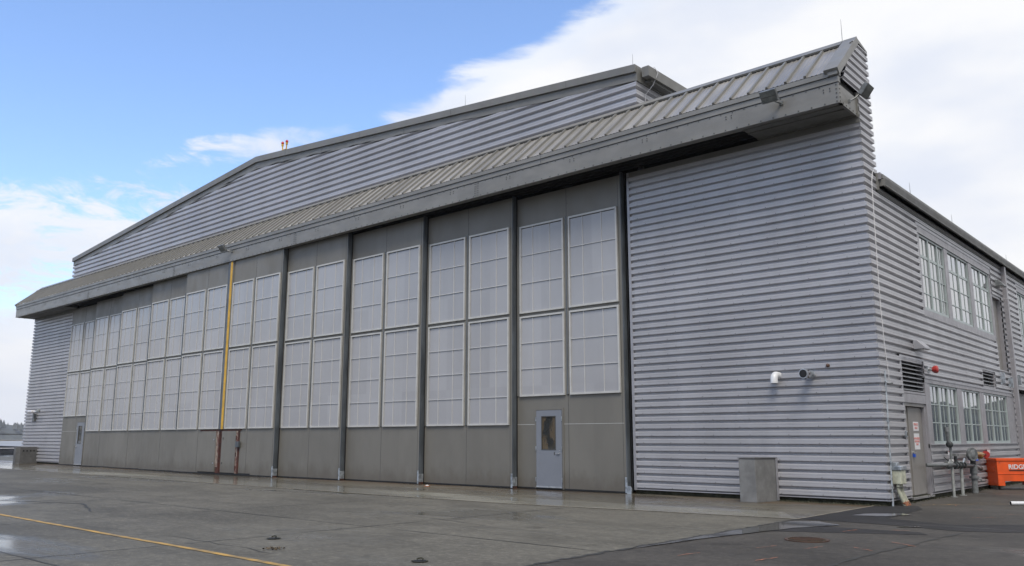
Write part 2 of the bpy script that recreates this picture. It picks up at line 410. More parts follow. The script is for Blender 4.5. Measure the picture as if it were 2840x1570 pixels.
# ---- canopy soffit: closed ends, open recess above the doors
mb = MB()
SX0, SX1 = -2.35, -43.0
for xa, xb in ((SX0, -.045), (XL + .045, SX1)):
    mb = MB(); mb.box(xa, xb, BY + .22, -.06, 8.622, 8.66, 'soffit')
    for yy in (-1.0, -.72, -.2): mb.box(xa, xb, yy, yy + .05, 8.60, 8.621, 'soffit')
    mb.build('soffit', H)
mb = MB()
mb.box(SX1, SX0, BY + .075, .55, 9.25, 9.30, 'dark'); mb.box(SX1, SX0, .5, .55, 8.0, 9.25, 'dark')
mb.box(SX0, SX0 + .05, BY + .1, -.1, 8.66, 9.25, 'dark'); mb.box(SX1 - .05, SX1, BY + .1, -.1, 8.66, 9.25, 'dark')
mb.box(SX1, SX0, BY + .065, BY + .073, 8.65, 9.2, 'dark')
mb.build('track_recess', H)
mb = MB()
for k in range(5):
    y = -.2 - .215 * k + .09
    mb.box(SX1 + .1, SX0 - .1, y, y + .03, 8.72, 8.9, 'rubber')  # tracks near black: shade of the recess is put into their colour
x = SX0 - .6
while x > SX1: mb.box(x, x + .06, BY + .1, .4, 8.92, 9.15, 'rubber'); x -= 2.36
mb.build('door_track', H)
# ---- canopy roof: ribbed sheets sloping up to the ridge
ra = Vector((0, BY - .03, 9.375)); rb_ = Vector((0, .02, 10.44)); nrm = Vector((0, -(rb_.z - ra.z), rb_.y - ra.y)).normalized()
xs = []; x = -.20; c = 0
while x > XL + .1:
    # rib then small flutes, pitch .455
    for dx, h in ((0, .0), (.010, .055), (.060, .055), (.070, 0), (.105, 0), (.120, .010), (.140, .010), (.155, 0), (.205, 0), (.22, .010), (.24, .010), (.255, 0), (.305, 0), (.32, .010), (.34, .010), (.355, 0), (.40, 0)):
        if x - dx > XL + .05: xs.append((x - dx, h))
    x -= .455
mb = MB()
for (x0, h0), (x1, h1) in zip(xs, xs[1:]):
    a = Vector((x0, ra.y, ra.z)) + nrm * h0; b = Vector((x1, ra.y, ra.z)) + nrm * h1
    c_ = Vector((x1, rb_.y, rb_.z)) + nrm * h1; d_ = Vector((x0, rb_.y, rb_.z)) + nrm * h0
    rk = 'trim' if (h0 > .03 or h1 > .03) else 'roof'  # ribs take the darker trim colour, which paints in their shaded sides
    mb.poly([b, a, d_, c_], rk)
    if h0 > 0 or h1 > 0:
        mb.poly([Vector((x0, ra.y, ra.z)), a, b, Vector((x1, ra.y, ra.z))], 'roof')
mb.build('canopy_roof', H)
mb = MB()   # rake trims at the ends and ridge cap
sl = (rb_ - ra); sl.normalize()
e0 = ra - sl * .06; e1 = rb_ + sl * .24
for xa, xb in ((-.24, .07), (XL - .07, XL + .12)):
    mb.prism([Vector((xa, e0.y, e0.z)) - nrm * .10, Vector((xa, e1.y, e1.z)) - nrm * .10, Vector((xa, e1.y, e1.z)) + nrm * .07, Vector((xa, e0.y, e0.z)) + nrm * .07], (xb - xa, 0, 0), 'beam')
r0 = rb_ - sl * .0; r1 = rb_ + sl * .235
mb.prism([Vector((XL + .12, r0.y, r0.z)) + nrm * .02, Vector((XL + .12, r1.y, r1.z)) - nrm * .02, Vector((XL + .12, r1.y, r1.z)) + nrm * .068, Vector((XL + .12, r0.y, r0.z)) + nrm * .068], (-XL - .12 - .26, 0, 0), 'beam')
tz = r1.z + nrm.z * .06
mb.prism([(XL - .06, r1.y - .03, tz + .0), (XL - .06, .84, tz - .12), (XL - .06, .84, tz - .24), (XL - .06, .78, tz - .24), (XL - .06, .70, tz - .14), (XL - .06, r1.y + .02, tz - .1)], (-XL + .12, 0, 0), 'beam')
mb.build('ridge_cap', H)
# ---- gable wall above the canopy
GY = .3; GR = -6.13; GLf = -45.23; GPX = -25.8
def zt(x, zr, zp, zl): return zr + (zp - zr) * (x - GR) / (GPX - GR) if x > GPX else zl + (zp - zl) * (x - GLf) / (GPX - GLf)
FR, FP, FL = (11.40, 13.12, 11.43), (11.64, 13.40, 11.66), (11.87, 13.66, 11.89)
mb = MB()
corr(mb, '-y', GY, GLf, GR, 10.35, 11.40, -1, 1, .2413, .085, 11.20)
corr(mb, '-y', GY, lambda z: GPX + (GLf - GPX) * (13.2 - z) / 1.77 if z < 13.2 else GPX, lambda z: GPX + (GR - GPX) * (13.2 - z) / 1.80 if z < 13.2 else GPX, 11.40, 13.2, 0, 0, .2413, .085, 11.20)
mb.box(GLf, GR + .05, GY - .12, GY + .02, 10.44, 10.56, 'seam')
mb.build('gable_wall', H)
mb = MB()
corr(mb, '+x', GR, GY, 45, 7.3, 11.45, -1, 0, .2413, .085, 11.20)
mb.build('clerestory_wall', H); mb = MB()
corr(mb, '-x', GLf, GY, 45, 7.3, 11.45, -1, 0, .2413, .085, 11.20)
mb.build('clerestory_wall', H)
def band(mb, lo, hi, y0, y1, k, xr=GR, xl=GLf):
    def z(t, x): return zt(x, *t)
    P1 = [(xr, z(lo, xr)), (GPX, lo[1]), (xl, z(lo, xl))]; P2 = [(xl, z(hi, xl)), (GPX, hi[1]), (xr, z(hi, xr))]
    R1 = [P1[0], P1[1], P2[1], P2[2]]; R2 = [P1[1], P1[2], P2[0], P2[1]]
    for R in (R1, R2): mb.prism([(x, y0, zz) for x, zz in R], (0, y1 - y0, 0), k)
mb = MB(); band(mb, FR, FP, GY - .085, GY + .02, 'trim', GR + .06, GLf - .06)
for xs_ in (-11, -16, -21, -30.5, -35.5, -40.5):
    mb.box(xs_ - .004, xs_ + .004, GY - .088, GY - .08, zt(xs_, *FR) + .02, zt(xs_, *FP) - .02, 'seam')
mb.build('gable_fascia', H)
mb = MB(); band(mb, tuple(a + .006 for a in FP), FL, GY - .16, GY + .3, 'trim', GR + .10, GLf - .10)
for xs_ in (-8.5, -13.5, -18.5, -23.5, -33, -38, -43):
    mb.box(xs_ - .004, xs_ + .004, GY - .163, GY - .155, zt(xs_, *FP) + .02, zt(xs_, *FL) - .02, 'seam')
mb.build('gable_fascia', H)
mb = MB()
def zr(x): return zt(x, *FL) - .05
for xa, xb in ((GR + .3, GPX), (GPX, GLf - .3)):
    mb.prism([(xa, GY + .3, zr(xa)), (xb, GY + .3, zr(xb)), (xb, GY + .3, zr(xb) - .12), (xa, GY + .3, zr(xa) - .12)], (0, 44.8, 0), 'maindk')
mb.build('roof', H); mb = MB()
# annex roofs
mb.prism([(.20, .79, 7.42), (GR, .79, 8.4), (GR, .79, 8.3), (.20, .79, 7.32)], (0, 44.3, 0), 'maindk')
mb.build('roof', H); mb = MB(); mb.prism([(XL - .2, .79, 7.42), (GLf, .79, 8.2), (GLf, .79, 8.1), (XL - .2, .79, 7.32)], (0, 44.3, 0), 'maindk')
mb.build('roof', H)
mb = MB()   # eave gutter of the high roof
mb.box(GR + .0, GR + .34, GY + .32, 45, 11.42, 11.50, 'soffit'); mb.box(GR + .2, GR + .42, GY + .05, 45, 11.50, 11.80, 'trim')
mb.box(GR + .055, GR + .12, GY - .08, 45, 11.38, 11.80, 'trim')
mb.build('gutter', H); mb = MB(); mb.box(GLf - .3, GLf, GY + .32, 45, 11.42, 11.80, 'trim')
mb.build('gutter', H)
mb = MB()   # gutter of the side roof
mb.box(.055, .25, .80, 45, 7.13, 7.15, 'soffit')
mb.prism([(.06, .80, 7.13), (.20, .80, 7.13), (.26, .80, 7.30), (.25, .80, 7.31), (.06, .80, 7.31)], (0, 44, 0), 'trim')
mb.box(.0, .06, .72, 45, 7.28, 7.42, 'trim')
mb.box(.01, .10, .72, .80, 7.05, 7.45, 'trim'); mb.box(.10, .16, .74, .86, 7.30, 7.46, 'sidetrim')
mb.box(.0, .05, .78, 45, 7.02, 7.12, 'soffit')
mb.build('gutter', H); mb = MB(); mb.box(XL - .25, XL - .05, .80, 45, 7.13, 7.31, 'trim')
mb.build('gutter', H)
# downspout
mb = MB(); mb.box(.045, .19, 12.92, 13.10, .12, 7.13, 'sidetrim')
for zz in (1.8, 4.0, 6.0): mb.box(.04, .195, 12.915, 13.105, zz, zz + .03, 'jtrim')
mb.build('downspout', H, bevel=.012)
# ================================================================== sliding door leaves
xr_ = [-6.40, -10.17, -13.90, -17.64, -21.36, -25.10, -28.86, -32.54, -36.22, -39.86, -43.52]
def window(parent, x0, x1, z0, z1, yf, rows):
    mb = MB(); fw = .052
    for (a, b, c, d) in ((x0, x1, z0, z0 + fw), (x0, x1, z1 - fw, z1), (x0, x0 + fw, z0 + fw, z1 - fw), (x1 - fw, x1, z0 + fw, z1 - fw)):
        mb.box(a, b, yf - .055, yf + .0, c, d, 'frame')
    xa, xb, za, zb = x0 + fw, x1 - fw, z0 + fw, z1 - fw
    mb.poly([(xa, yf - .018, za), (xb, yf - .018, za), (xb, yf - .018, zb), (xa, yf - .018, zb)], 'pane')
    wd = xb - xa
    for f in (.285, .70): mb.box(xa + wd * f - .007, xa + wd * f + .007, yf - .034, yf - .018, za, zb, 'muntin')
    for r in range(1, rows):
        zz = za + (zb - za) * r / rows; mb.box(xa, xb, yf - .040, yf - .018, zz - .008, zz + .008, 'muntin')
    # butted gasket line under the head
    mb.box(xa, xb, yf - .030, yf - .0185, zb - .016, zb, 'seam')
    return mb.build('window', parent)
def person_door(parent, x0, x1, yf, z1, glass, hside):
    mb = MB()
    for (a, b, c, d) in ((x0, x0 + .05, .03, z1), (x1 - .05, x1, .03, z1), (x0 + .05, x1 - .05, z1 - .05, z1)): mb.box(a, b, yf - .022, yf, c, d, 'panel')
    mb.box(x0 + .05, x1 - .05, yf - .004, yf - .001, .03, z1 - .05, 'seam')
    o = mb.build('personnel_door', parent)
    mb = MB(); X0, X1 = x0 + .06, x1 - .06; g0, g1, gz0, gz1 = glass
    mb.box(X0, g0, yf - .032, yf - .005, .06, z1 - .06, 'bluedoor'); mb.box(g1, X1, yf - .032, yf - .005, .06, z1 - .06, 'bluedoor')
    mb.box(g0, g1, yf - .032, yf - .005, .06, gz0, 'bluedoor'); mb.box(g0, g1, yf - .032, yf - .005, gz1, z1 - .06, 'bluedoor')
    mb.box(X0, X1, yf - .044, yf - .033, .06, .10, 'steel')
    mb.box(g0 + .02, g1 - .02, yf - .016, yf - .012, gz0 + .02, gz1 - .02, 'doorglass')
    for (a, b, c, d) in ((g0, g1, gz0, gz0 + .022), (g0, g1, gz1 - .022, gz1), (g0, g0 + .022, gz0 + .022, gz1 - .022), (g1 - .022, g1, gz0 + .022, gz1 - .022)): mb.box(a, b, yf - .04, yf - .017, c, d, 'seam')
    for zz in (.28, 1.13, 1.95):
        for xx in (x0 + .045, x1 - .06): mb.box(xx, xx + .016, yf - .05, yf - .033, zz - .06, zz + .06, 'galv')
    # lever, cylinder, pull
    hx = X1 - .08 if hside > 0 else X0 + .08
    mb.cyl((hx, yf - .032, 1.0), (0, -1, 0), .022, .03, 'steel'); mb.box(hx - .02 - (.10 if hside > 0 else -.0), hx + (.0 if hside > 0 else .12), yf - .07, yf - .055, .992, 1.010, 'steel')
    mb.cyl((hx, yf - .032, 1.07), (0, -1, 0), .018, .012, 'steel')
    mb.box(hx - .20, hx - .17, yf - .036, yf - .030, .95, 1.04, 'seam')
    mb.build('door_panel', o)
    return o
for k in range(10):
    kk = k if k < 5 else 9 - k
    yf = -(.2 + .215 * kk)
    xr = xr_[k]; xl = xr_[k + 1]
    ovl = .12 if k < 5 else 0; ovr = .12 if k > 5 else 0
    x1 = xr - .01 + (ovr if k > 5 else 0); x0 = xl + .01 - (ovl if k < 4 else 0)
    if k in (4, 5): x1 = xr - .01; x0 = xl + .01
    if k == 5: x1 = xr - .10
    if k == 4: x0 = xl + .06
    ztp = (8.57, 8.60, 8.62, 8.64, 8.66)[kk]
    mb = MB(); mb.box(x0, x1, yf, yf + .17, .055, ztp, 'panel')
    mid = (xr + xl) / 2
    mb.box(mid - .006, mid + .006, yf - .003, yf + .001, .06, 8.6, 'seam')
    if kk == 0: mb.box(x0 + .02, x1 - .04, yf - .004, yf + .001, 1.795, 1.807, 'frame')
    # steel stile on the exposed end and black seal behind it
    if k < 5:
        mb.box(x1 - .085, x1 - .078, yf - .004, yf + .001, .06, 8.6, 'seam')
        mb.box(x1 + .0, x1 + .015, yf - .006, yf + (.26 if k == 0 else .17), .055, 8.66, 'endface')
        mb.box(x1 + .015, x1 + .028, yf + .02, yf + .11, .3, 8.66, 'endface')
        mb.box(x1 - .03, x1 + .024, yf + .168, yf + .213, .055, 8.66, 'rubber')
    mb.box(x0, x1, yf - .012, yf + .15, .012, .054, 'rubber')
    if k in (4, 5): mb.box(-26.8 if k == 5 else -25.1, -25.1 if k == 5 else -22.9, yf - .02, yf - .004, .012, .10, 'black')
    mb.box(mid - .045, mid + .045, yf - .024, yf - .004, 1.80 if kk else 2.62, 7.72, 'trim'); mb.box(mid - .012, mid + .012, yf - .034, yf - .025, 1.80 if kk else 2.62, 7.72, 'endface')
    if k not in (4, 5): mb.box(xl + .02, xl + .10, yf - .024, yf - .001, 1.80 if kk else 2.62, 7.72, 'trim')
    if k >= 5 and k < 9: mb.box(xl + .03, xl + .075, yf - .05, yf - .025, 1.80, 7.72, 'endface')
    # small bolts at the mid seam
    for zz in (8.1, 8.3): mb.box(mid + .03, mid + .045, yf - .006, yf + .001, zz, zz + .015, 'seam')
    leaf = mb.build('sliding_door', H)
    wl = (xl + .135, mid - .09); wr = (mid + .09, xr - .115)
    if k == 4: wl = (xl + .24, mid - .09)
    if k == 5: wr = (mid + .09, xr - .22)
    for (a, b) in (wl, wr):
        window(leaf, a, b, 5.04, 7.69, yf, 3)
        if kk == 0: window(leaf, a, b, 2.60, 4.95, yf, 3)
        else: window(leaf, a, b, 1.79, 4.95, yf, 4)
    # galvanised wheel guards
    if k < 5:
        mb = MB(); mb.box(x1 - .035, x1 + .028, yf - .028, yf - .014, .02, .42, 'galv')
        if k:
            mb.box(x1 + .029, x1 + .045, yf - .02, yf + .16, .07, .32, 'galv'); mb.box(x1 + .046, x1 + .056, yf + .03, yf + .09, .12, .26, 'galv')
            mb.box(x1 + .03, x1 + .05, yf - .0, yf + .15, .0, .068, 'rust')
        else:
            mb.prism([(x1 + .03, yf - .05, 0.0), (x1 + .16, yf - .05, 0.0), (x1 + .16, yf - .05, .14), (x1 + .12, yf - .05, .2), (x1 + .03, yf - .05, .2)], (0, .04, 0), 'galv')
        mb.build('wheel_guard', leaf)
    if k == 0: person_door(leaf, -9.49, -8.45, yf, 2.25, (-9.24, -8.72, 1.09, 2.03), 1)
    if k == 9: person_door(leaf, -41.45, -40.42, yf, 2.32, (-41.2, -40.75, 1.15, 2.08), -1)
    if k in (4, 5):
        mb = MB(); s = 1 if k == 4 else -1
        # rusty hinged flap at the meeting stile
        if k == 4:
            mb.box(-25.02, -23.98, yf - .035, yf - .001, .10, 1.70, 'panel'); mb.box(-25.02, -23.64, yf - .03, yf - .002, 1.71, 1.765, 'rust')
            mb.box(-23.96, -23.84, yf - .028, yf - .001, .08, 1.70, 'rustpale'); mb.box(-23.83, -23.74, yf - .03, yf - .001, .06, 1.70, 'rust')
            mb.box(-23.86, -23.64, yf - .12, yf - .032, 1.08, 1.30, 'endface')
            mb.box(-25.10, -25.03, yf - .036, yf + .02, .06, 1.765, 'rust')
            for zz in (.42, 1.38): mb.box(-24.93, -24.89, yf - .05, yf - .034, zz, zz + .07, 'seam')
            for zz in (.2, .72, 1.36): mb.box(-23.99, -23.9, yf - .034, yf - .029, zz, zz + .16, 'rust')
        else:
            mb.box(-26.60, -25.48, yf - .035, yf - .001, .10, 1.70, 'panel'); mb.box(-26.75, -25.12, yf - .03, yf - .002, 1.71, 1.765, 'rust')
            mb.box(-25.47, -25.28, yf - .02, yf - .001, .30, 1.70, 'rustpale'); mb.box(-25.27, -25.17, yf - .03, yf + .02, .06, 1.70, 'rust')
            mb.box(-25.42, -25.28, yf - .024, yf - .002, .06, .29, 'rust')
            for zz in (.42, 1.35): mb.box(-25.62, -25.56, yf - .05, yf - .034, zz, zz + .05, 'galv')
        mb.build('rusty_flap', leaf)
        mb = MB()
        if k == 4: mb.box(-25.10, -24.96, yf - .065, yf + .05, 1.78, 8.6, 'yellow'); mb.box(-24.955, -24.90, yf - .05, yf - .001, 1.78, 8.6, 'trim')
        else: mb.box(-25.28, -25.11, yf - .06, yf + .05, 1.78, 8.6, 'endface')
        mb.build('edge_seal', leaf)
    if k >= 6:   # rusty strips low on the far leaves
        mb = MB(); mb.box(x1 - .14, x1 - .115, yf - .012, yf - .001, .08, .62, 'rust' if k != 6 else 'frame'); mb.build('stile_stain', leaf)
# ================================================================== side openings
def side_window(parent, y0, y1, z0, z1, sash, trz=None, rows=3, gl='glass', x=.012):
    """white framed glazing in the side wall; sash = list of y fractions where thick stiles stand"""
    mb = MB(); fw = .055
    for (a, b, c, d) in ((y0, y1, z0, z0 + .07), (y0, y1, z1 - fw, z1), (y0, y0 + fw, z0 + .07, z1 - fw), (y1 - fw, y1, z0 + .07, z1 - fw)):
        mb.box(x - .06, x + .015, a, b, c, d, 'winframe')
    mb.poly([(x - .02, y0 + fw, z0 + .07), (x - .02, y1 - fw, z0 + .07), (x - .02, y1 - fw, z1 - fw), (x - .02, y0 + fw, z1 - fw)], gl)
    ed = [y0 + fw] + [y0 + (y1 - y0) * s for s in sash] + [y1 - fw]
    for s in sash:
        yy = y0 + (y1 - y0) * s; mb.box(x - .019, x + .012, yy - .04, yy + .04, z0 + .07, z1 - fw, 'winframe')
    for a, b in zip(ed, ed[1:]):
        mb.box(x - .019, x - .008, (a + b) / 2 - .011, (a + b) / 2 + .011, z0 + .07, z1 - fw, 'winframe')
    zs = [z0 + .07 + (z1 - fw - z0 - .07) * r / rows for r in range(1, rows)] if trz is None else trz
    for i, zz in enumerate(zs):
        h = .035 if (trz is not None and i == len(zs) - 1) else .013
        mb.box(x - .019, x - .005, y0 + fw, y1 - fw, zz - h, zz + h, 'winframe')
    return mb.build('window', parent)
for (a, b, sash) in ((3.80, 6.05, (.37, .74)), (6.40, 8.62, (.5,)), (9.02, 11.15, (.5,))):
    side_window(H, a, b, 4.62, 6.60, sash, [5.07, 5.55, 6.04], gl='skyglass')
for (a, b, sash) in ((3.55, 6.05, (.33, .66)), (6.52, 8.45, (.45,)), (8.95, 11.9, (.33, .66))):
    side_window(H, a, b, 1.27, 2.74, sash)
for (a, b, sash) in ((15.35, 17.5, (.37, .74)), (17.9, 20.0, (.5,))): side_window(H, a, b, 4.62, 6.60, sash, [5.07, 5.55, 6.04], gl='skyglass')
mb = MB()
def surround(y0, y1, z0, z1, piers, sill=.17, head=.12, pr=.045):
    mb.box(-.1, .05, y0, y1, z0, z0 + sill, 'sidetrim'); mb.box(-.1, .075, y0 - .04, y1 + .04, z0 + sill - .03, z0 + sill, 'jtrim') if False else None
    mb.box(-.1, .06, y0, y1, z1 - head, z1, 'sidetrim')
    for a, b in piers: mb.box(-.1, pr, a, b, z0 + sill, z1 - head, 'sidetrim')
surround(WU[0], WU[1], WU[2], WU[3], ((3.62, 3.80), (6.05, 6.40), (8.62, 9.02), (11.15, 11.3)), .17, .2)
surround(WB[0] + .0, WB[1], WB[2], WB[3], ((3.3, 3.55), (6.05, 6.52), (8.45, 8.95), (11.9, 12.75)), .09, .12)
surround(W2[0], W2[1], W2[2], W2[3], ((15.2, 15.35), (17.5, 17.9), (20.0, 22.0)), .12, .2)
mb.box(.0, .07, WU[0] - .1, WU[1] + .05, 6.78, 6.86, 'jtrim'); mb.box(.0, .075, 3.12, 12.75, 2.84, 2.90, 'jtrim'); mb.box(.0, .07, W2[0] - .1, W2[1], 6.78, 6.86, 'jtrim')
mb.box(.0, .085, 3.16, 12.70, 1.245, 1.268, 'jtrim')
mb.box(.0, .055, 3.12, 3.3, .15, WB[3], 'sidetrim')       # pier between door and windows
mb.box(.0, .06, 12.70, 12.78, .15, 3.0, 'jtrim')
mb.box(.0, .06, GO[0], GO[0] + .12, .0, GO[3], 'sidetrim')
mb.box(.0, .06, GO[0] + .0, GO[1], GO[3], GO[3] + .16, 'sidetrim')
mb.box(.0, .05, 1.36, 1.425, .15, 3.3, 'jtrim'); mb.box(.0, .055, 1.36, 3.2, 3.22, 3.30, 'jtrim')
mb.box(.0, .05, 3.595, 3.625, 4.45, 6.78, 'jtrim')
mb.box(.0, .05, 11.28, 11.33, 3.5, 6.78, 'jtrim')
# hidden lining: dark boards behind the openings so nothing is seen through
mb.box(-.30, -.25, 1.2, 12.9, .1, 7.0, 'dark'); mb.box(-.30, -.25, 15.0, 22.2, 4.4, 7.0, 'dark')
mb.build('wall_trim', H)
# side door with louvre over it
mb = MB()
mb.box(-.12, .02, 1.425, 1.56, .10, 2.22, 'browndoor'); mb.box(-.12, .02, 3.02, 3.12, .10, 2.22, 'sidetrim'); mb.box(-.12, .02, 1.56, 3.02, 2.14, 2.22, 'browndoor')
mb.box(-.13, -.10, 1.56, 3.02, .10, 2.14, 'browndoor')
sd_ = mb.build('side_door', H)
mb = MB(); mb.box(-.099, -.055, 1.98, 3.0, .13, 2.12, 'browndoor'); mb.box(-.099, -.07, 1.57, 1.95, .13, 2.12, 'browndoor'); mb.box(-.098, -.085, 1.955, 1.975, .13, 2.12, 'seam'); mb.box(-.1, .08, 1.45, 3.08, .06, .10, 'steel')
mb.build('door_panel', sd_)
mb = MB(); mb.cyl((-.055, 2.12, 1.08), (1, 0, 0), .028, .035, 'steel'); mb.box(-.03, -.012, 2.10, 2.24, 1.072, 1.09, 'steel'); mb.box(-.05, .0, 2.08, 2.15, .98, 1.05, 'blue')
mb.build('handle', sd_)
def louvre(y0, y1, z0, z1, n):
    mb = MB()
    for (a, b, c, d) in ((y0, y1, z0, z0 + .05), (y0, y1, z1 - .05, z1), (y0, y0 + .05, z0 + .05, z1 - .05), (y1 - .07, y1, z0 + .05, z1 - .05)): mb.box(-.12, .05, a, b, c, d, 'sidetrim')
    mb.box(-.14, -.12, y0, y1, z0, z1, 'black')
    for i in range(n):
        zz = z0 + .05 + (z1 - z0 - .1) * (i + .5) / n
        mb.prism([(-.10, y0 + .05, zz + .04), (.02, y0 + .05, zz - .025), (.03, y0 + .05, zz - .025), (.03, y0 + .05, zz - .01), (-.09, y0 + .05, zz + .05)], (0, y1 - y0 - .12, 0), 'louvre')
    return mb.build('louvre_vent', H)
mb = MB(); mb.box(-.1, .05, 1.425, 3.2, 2.22, 2.42, 'sidetrim'); mb.build('door_head', H)
louvre(1.43, 3.2, 2.43, 3.22, 7); louvre(L2[0], L2[1], L2[2] + .04, L2[3], 4)
# upper door and open bay
mb = MB(); mb.box(-.12, .03, UD[0] - .04, UD[0] + .06, UD[2], UD[3], 'sidetrim'); mb.box(-.12, .03, UD[1] - .05, UD[1], UD[2], UD[3], 'sidetrim'); mb.box(-.12, .04, UD[0] - .04, UD[1], UD[3] - .08, UD[3] + .1, 'sidetrim')
mb.box(-.11, -.08, UD[0] + .06, UD[1] - .05, UD[2], UD[3] - .08, 'browndoor'); mb.box(-.075, -.03, UD[0] + .12, UD[0] + .4, 4.62, 4.645, 'steel'); mb.build('upper_door', H)
mb = MB()
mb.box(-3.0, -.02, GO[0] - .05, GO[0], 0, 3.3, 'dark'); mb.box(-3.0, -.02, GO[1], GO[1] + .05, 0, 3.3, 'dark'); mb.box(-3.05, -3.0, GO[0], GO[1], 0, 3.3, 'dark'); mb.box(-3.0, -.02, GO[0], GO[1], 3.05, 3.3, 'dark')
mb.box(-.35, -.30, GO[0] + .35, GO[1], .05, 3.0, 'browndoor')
mb.build('open_bay', H)
# ================================================================== small things on the walls
def floodlight(loc, yaw, pitch, arm_from, label):
    t = thing('floodlight', label, 'floodlight', loc, 'floodlights on the canopy')
    R_ = Matrix.Translation(Vector(loc)) @ Matrix.Rotation(yaw, 4, 'Z') @ Matrix.Rotation(pitch, 4, 'X')
    mb = MB(); mb.box(-.19, .19, -.05, .05, -.145, .145, 'gasgrey', R_); mb.box(-.15, .15, .05, .085, -.10, .10, 'gasgrey', R_)
    mb.build('housing', t, bevel=.012)
    mb = MB(); mb.box(-.165, .165, -.058, -.051, -.12, .12, 'lens', R_); mb.box(-.165, .165, -.062, -.059, -.006, .006, 'seam', R_); mb.build('lamp_glass', t)
    mb = MB(); c = R_ @ Vector((0, .08, -.1)); mb.tube([arm_from, (Vector(arm_from) + c) / 2 + Vector((0, 0, -.02)), c], .022, 'gasgrey', 8); mb.ball(c, .04, 'gasgrey'); mb.build('arm', t)
    mb = MB(); a = Vector(arm_from); mb.box(a.x - .04, a.x + .04, a.y - .015, a.y + .012, a.z - .04, a.z + .04, 'gasgrey'); mb.build('bracket', t)
    return t
floodlight((-1.42, -1.50, 9.06), rad(0), rad(38), (-1.28, -1.175, 8.95), 'grey floodlight on a short arm on the canopy beam, nearest the right end')
floodlight((.36, -.42, 9.03), rad(90), rad(38), (.035, -.62, 8.80), 'grey floodlight angled out from the right end of the canopy')
floodlight((-25.2, -1.50, 9.14), rad(0), rad(38), (-24.98, -1.175, 9.02), 'small grey floodlight on the canopy beam above the yellow door seal')
# light pair on the far left wall
t = thing('floodlight', 'weathered pale twin floodlight on a bracket low on the far left wall', 'floodlight', (-47.95, -.1, 2.7))
mb = MB(); mb.box(-48.05, -47.82, -.2, -.045, 2.40, 2.86, 'gasgrey'); mb.build('junction_box', t, bevel=.015)
mb = MB(); mb.tube([(-47.95, -.12, 2.84), (-47.95, -.25, 2.95), (-47.5, -.3, 2.95), (-46.95, -.35, 2.98)], .035, 'white', 8); mb.build('arm', t)
mb = MB(); mb.box(-48.3, -47.65, -.45, -.2, 2.90, 3.06, 'signwhite'); mb.build('lamp_head', t, bevel=.05)
mb = MB(); mb.box(-46.95, -46.65, -.42, -.28, 2.93, 3.10, 'gaslight'); mb.build('lamp_head', t, bevel=.03)
# wall pipes
t = thing('vent_elbow', 'white plastic pipe elbow sticking out of the corrugated wall and turned down', 'vent pipe', (-2.2, 0, 2.8))
mb = MB(); pts = [(-2.22, -.0, 2.84), (-2.25, -.12, 2.85)] + [(-2.255, -.12 - .11 * math.sin(a), 2.75 + .10 * math.cos(a)) for a in (0.3, .7, 1.1, 1.5)] + [(-2.255, -.235, 2.66)]
mb.tube(pts, .085, 'white', 18); mb.tube([(-2.255, -.235, 2.70), (-2.255, -.235, 2.658)], .092, 'white', 18); mb.build('elbow', t, True)
mb = MB(); mb.cyl((-2.255, -.235, 2.657), (0, 0, -1), .078, .003, 'black'); mb.build('opening', t)
t = thing('exhaust_pipe', 'dark ended metal exhaust stub beside the white elbow on the corrugated wall', 'exhaust pipe', (-1.5, 0, 2.82))
mb = MB(); mb.cyl((-1.44, 0, 2.83), (-.05, -1, -.02), .09, .32, 'galv', 18); mb.build('stub', t, True)
mb = MB(); mb.cyl((-1.455, -.30, 2.825), (-.12, -1, .02), .105, .15, 'steel', 18); mb.cyl((-1.474, -.452, 2.828), (-.12, -1, .02), .092, .003, 'black', 18)
for a in range(8):
    an = a * math.pi / 4; mb.box(-.01, .01, -.05, -.02, -.012, .012, 'seam', Matrix.Translation((-1.46 + .105 * math.cos(an), -.33, 2.825 + .105 * math.sin(an))))
mb.build('collar', t, True)
t = tag(MB() and None or (lambda mb: (mb.ball((-1.05, -.07, 3.01), .045, 'brownknob'), mb.cyl((-1.05, 0, 3.01), (0, -1, 0), .055, .05, 'brownknob'), mb.build('wall_fitting', None, True))[-1])(MB()), 'small brown round fitting above and right of the exhaust stub', 'wall fitting')
# conduits at the corner
t = thing('lightning_cable', 'thin pale cable running down the corner of the side wall to a hook', 'cable', (.06, .4, 7.4))
mb = MB(); pts = [(-.02, .78, 7.50), (.06, .62, 7.52), (.07, .47, 7.40), (.07, .38, 7.15), (.07, .35, 6.5), (.07, .30, 5.2), (.07, .29, 4.2), (.07, .34, 3.4), (.07, .46, 2.72), (.07, .50, 2.60)]
mb.tube(pts, .009, 'signwhite', 6); mb.build('cable', t, True)
mb = MB(); mb.tube([(.05, .42, 2.585), (.09, .60, 2.60)], .018, 'gasgrey', 8); mb.build('hook', t)
t = thing('conduit', 'straight grey conduit pipe up the corner of the side wall', 'conduit', (.06, .15, .15))
mb = MB(); mb.tube([(.07, .05, -.0), (.07, .08, .5), (.07, .17, 2.0), (.07, .21, 2.85)], .022, 'galv', 8); mb.build('pipe', t, True)
for zz, yy in ((.9, .10), (1.75, .155), (2.6, .20)): mb = MB(); mb.box(.04, .10, yy - .05, yy + .05, zz, zz + .03, 'galv'); mb.build('strap', t)
t = thing('roof_cable', 'short pale cable looped over the eave of the high roof', 'cable', (-5.7, .6, 11.8))
mb = MB(); mb.tube([(-5.95, .55, 11.84), (-5.72, .7, 11.85), (-5.66, .78, 11.70), (-5.80, .72, 11.35), (-6.03, .66, 11.1), (-6.05, .66, 10.6)], .010, 'signwhite', 6); mb.build('cable', t, True)
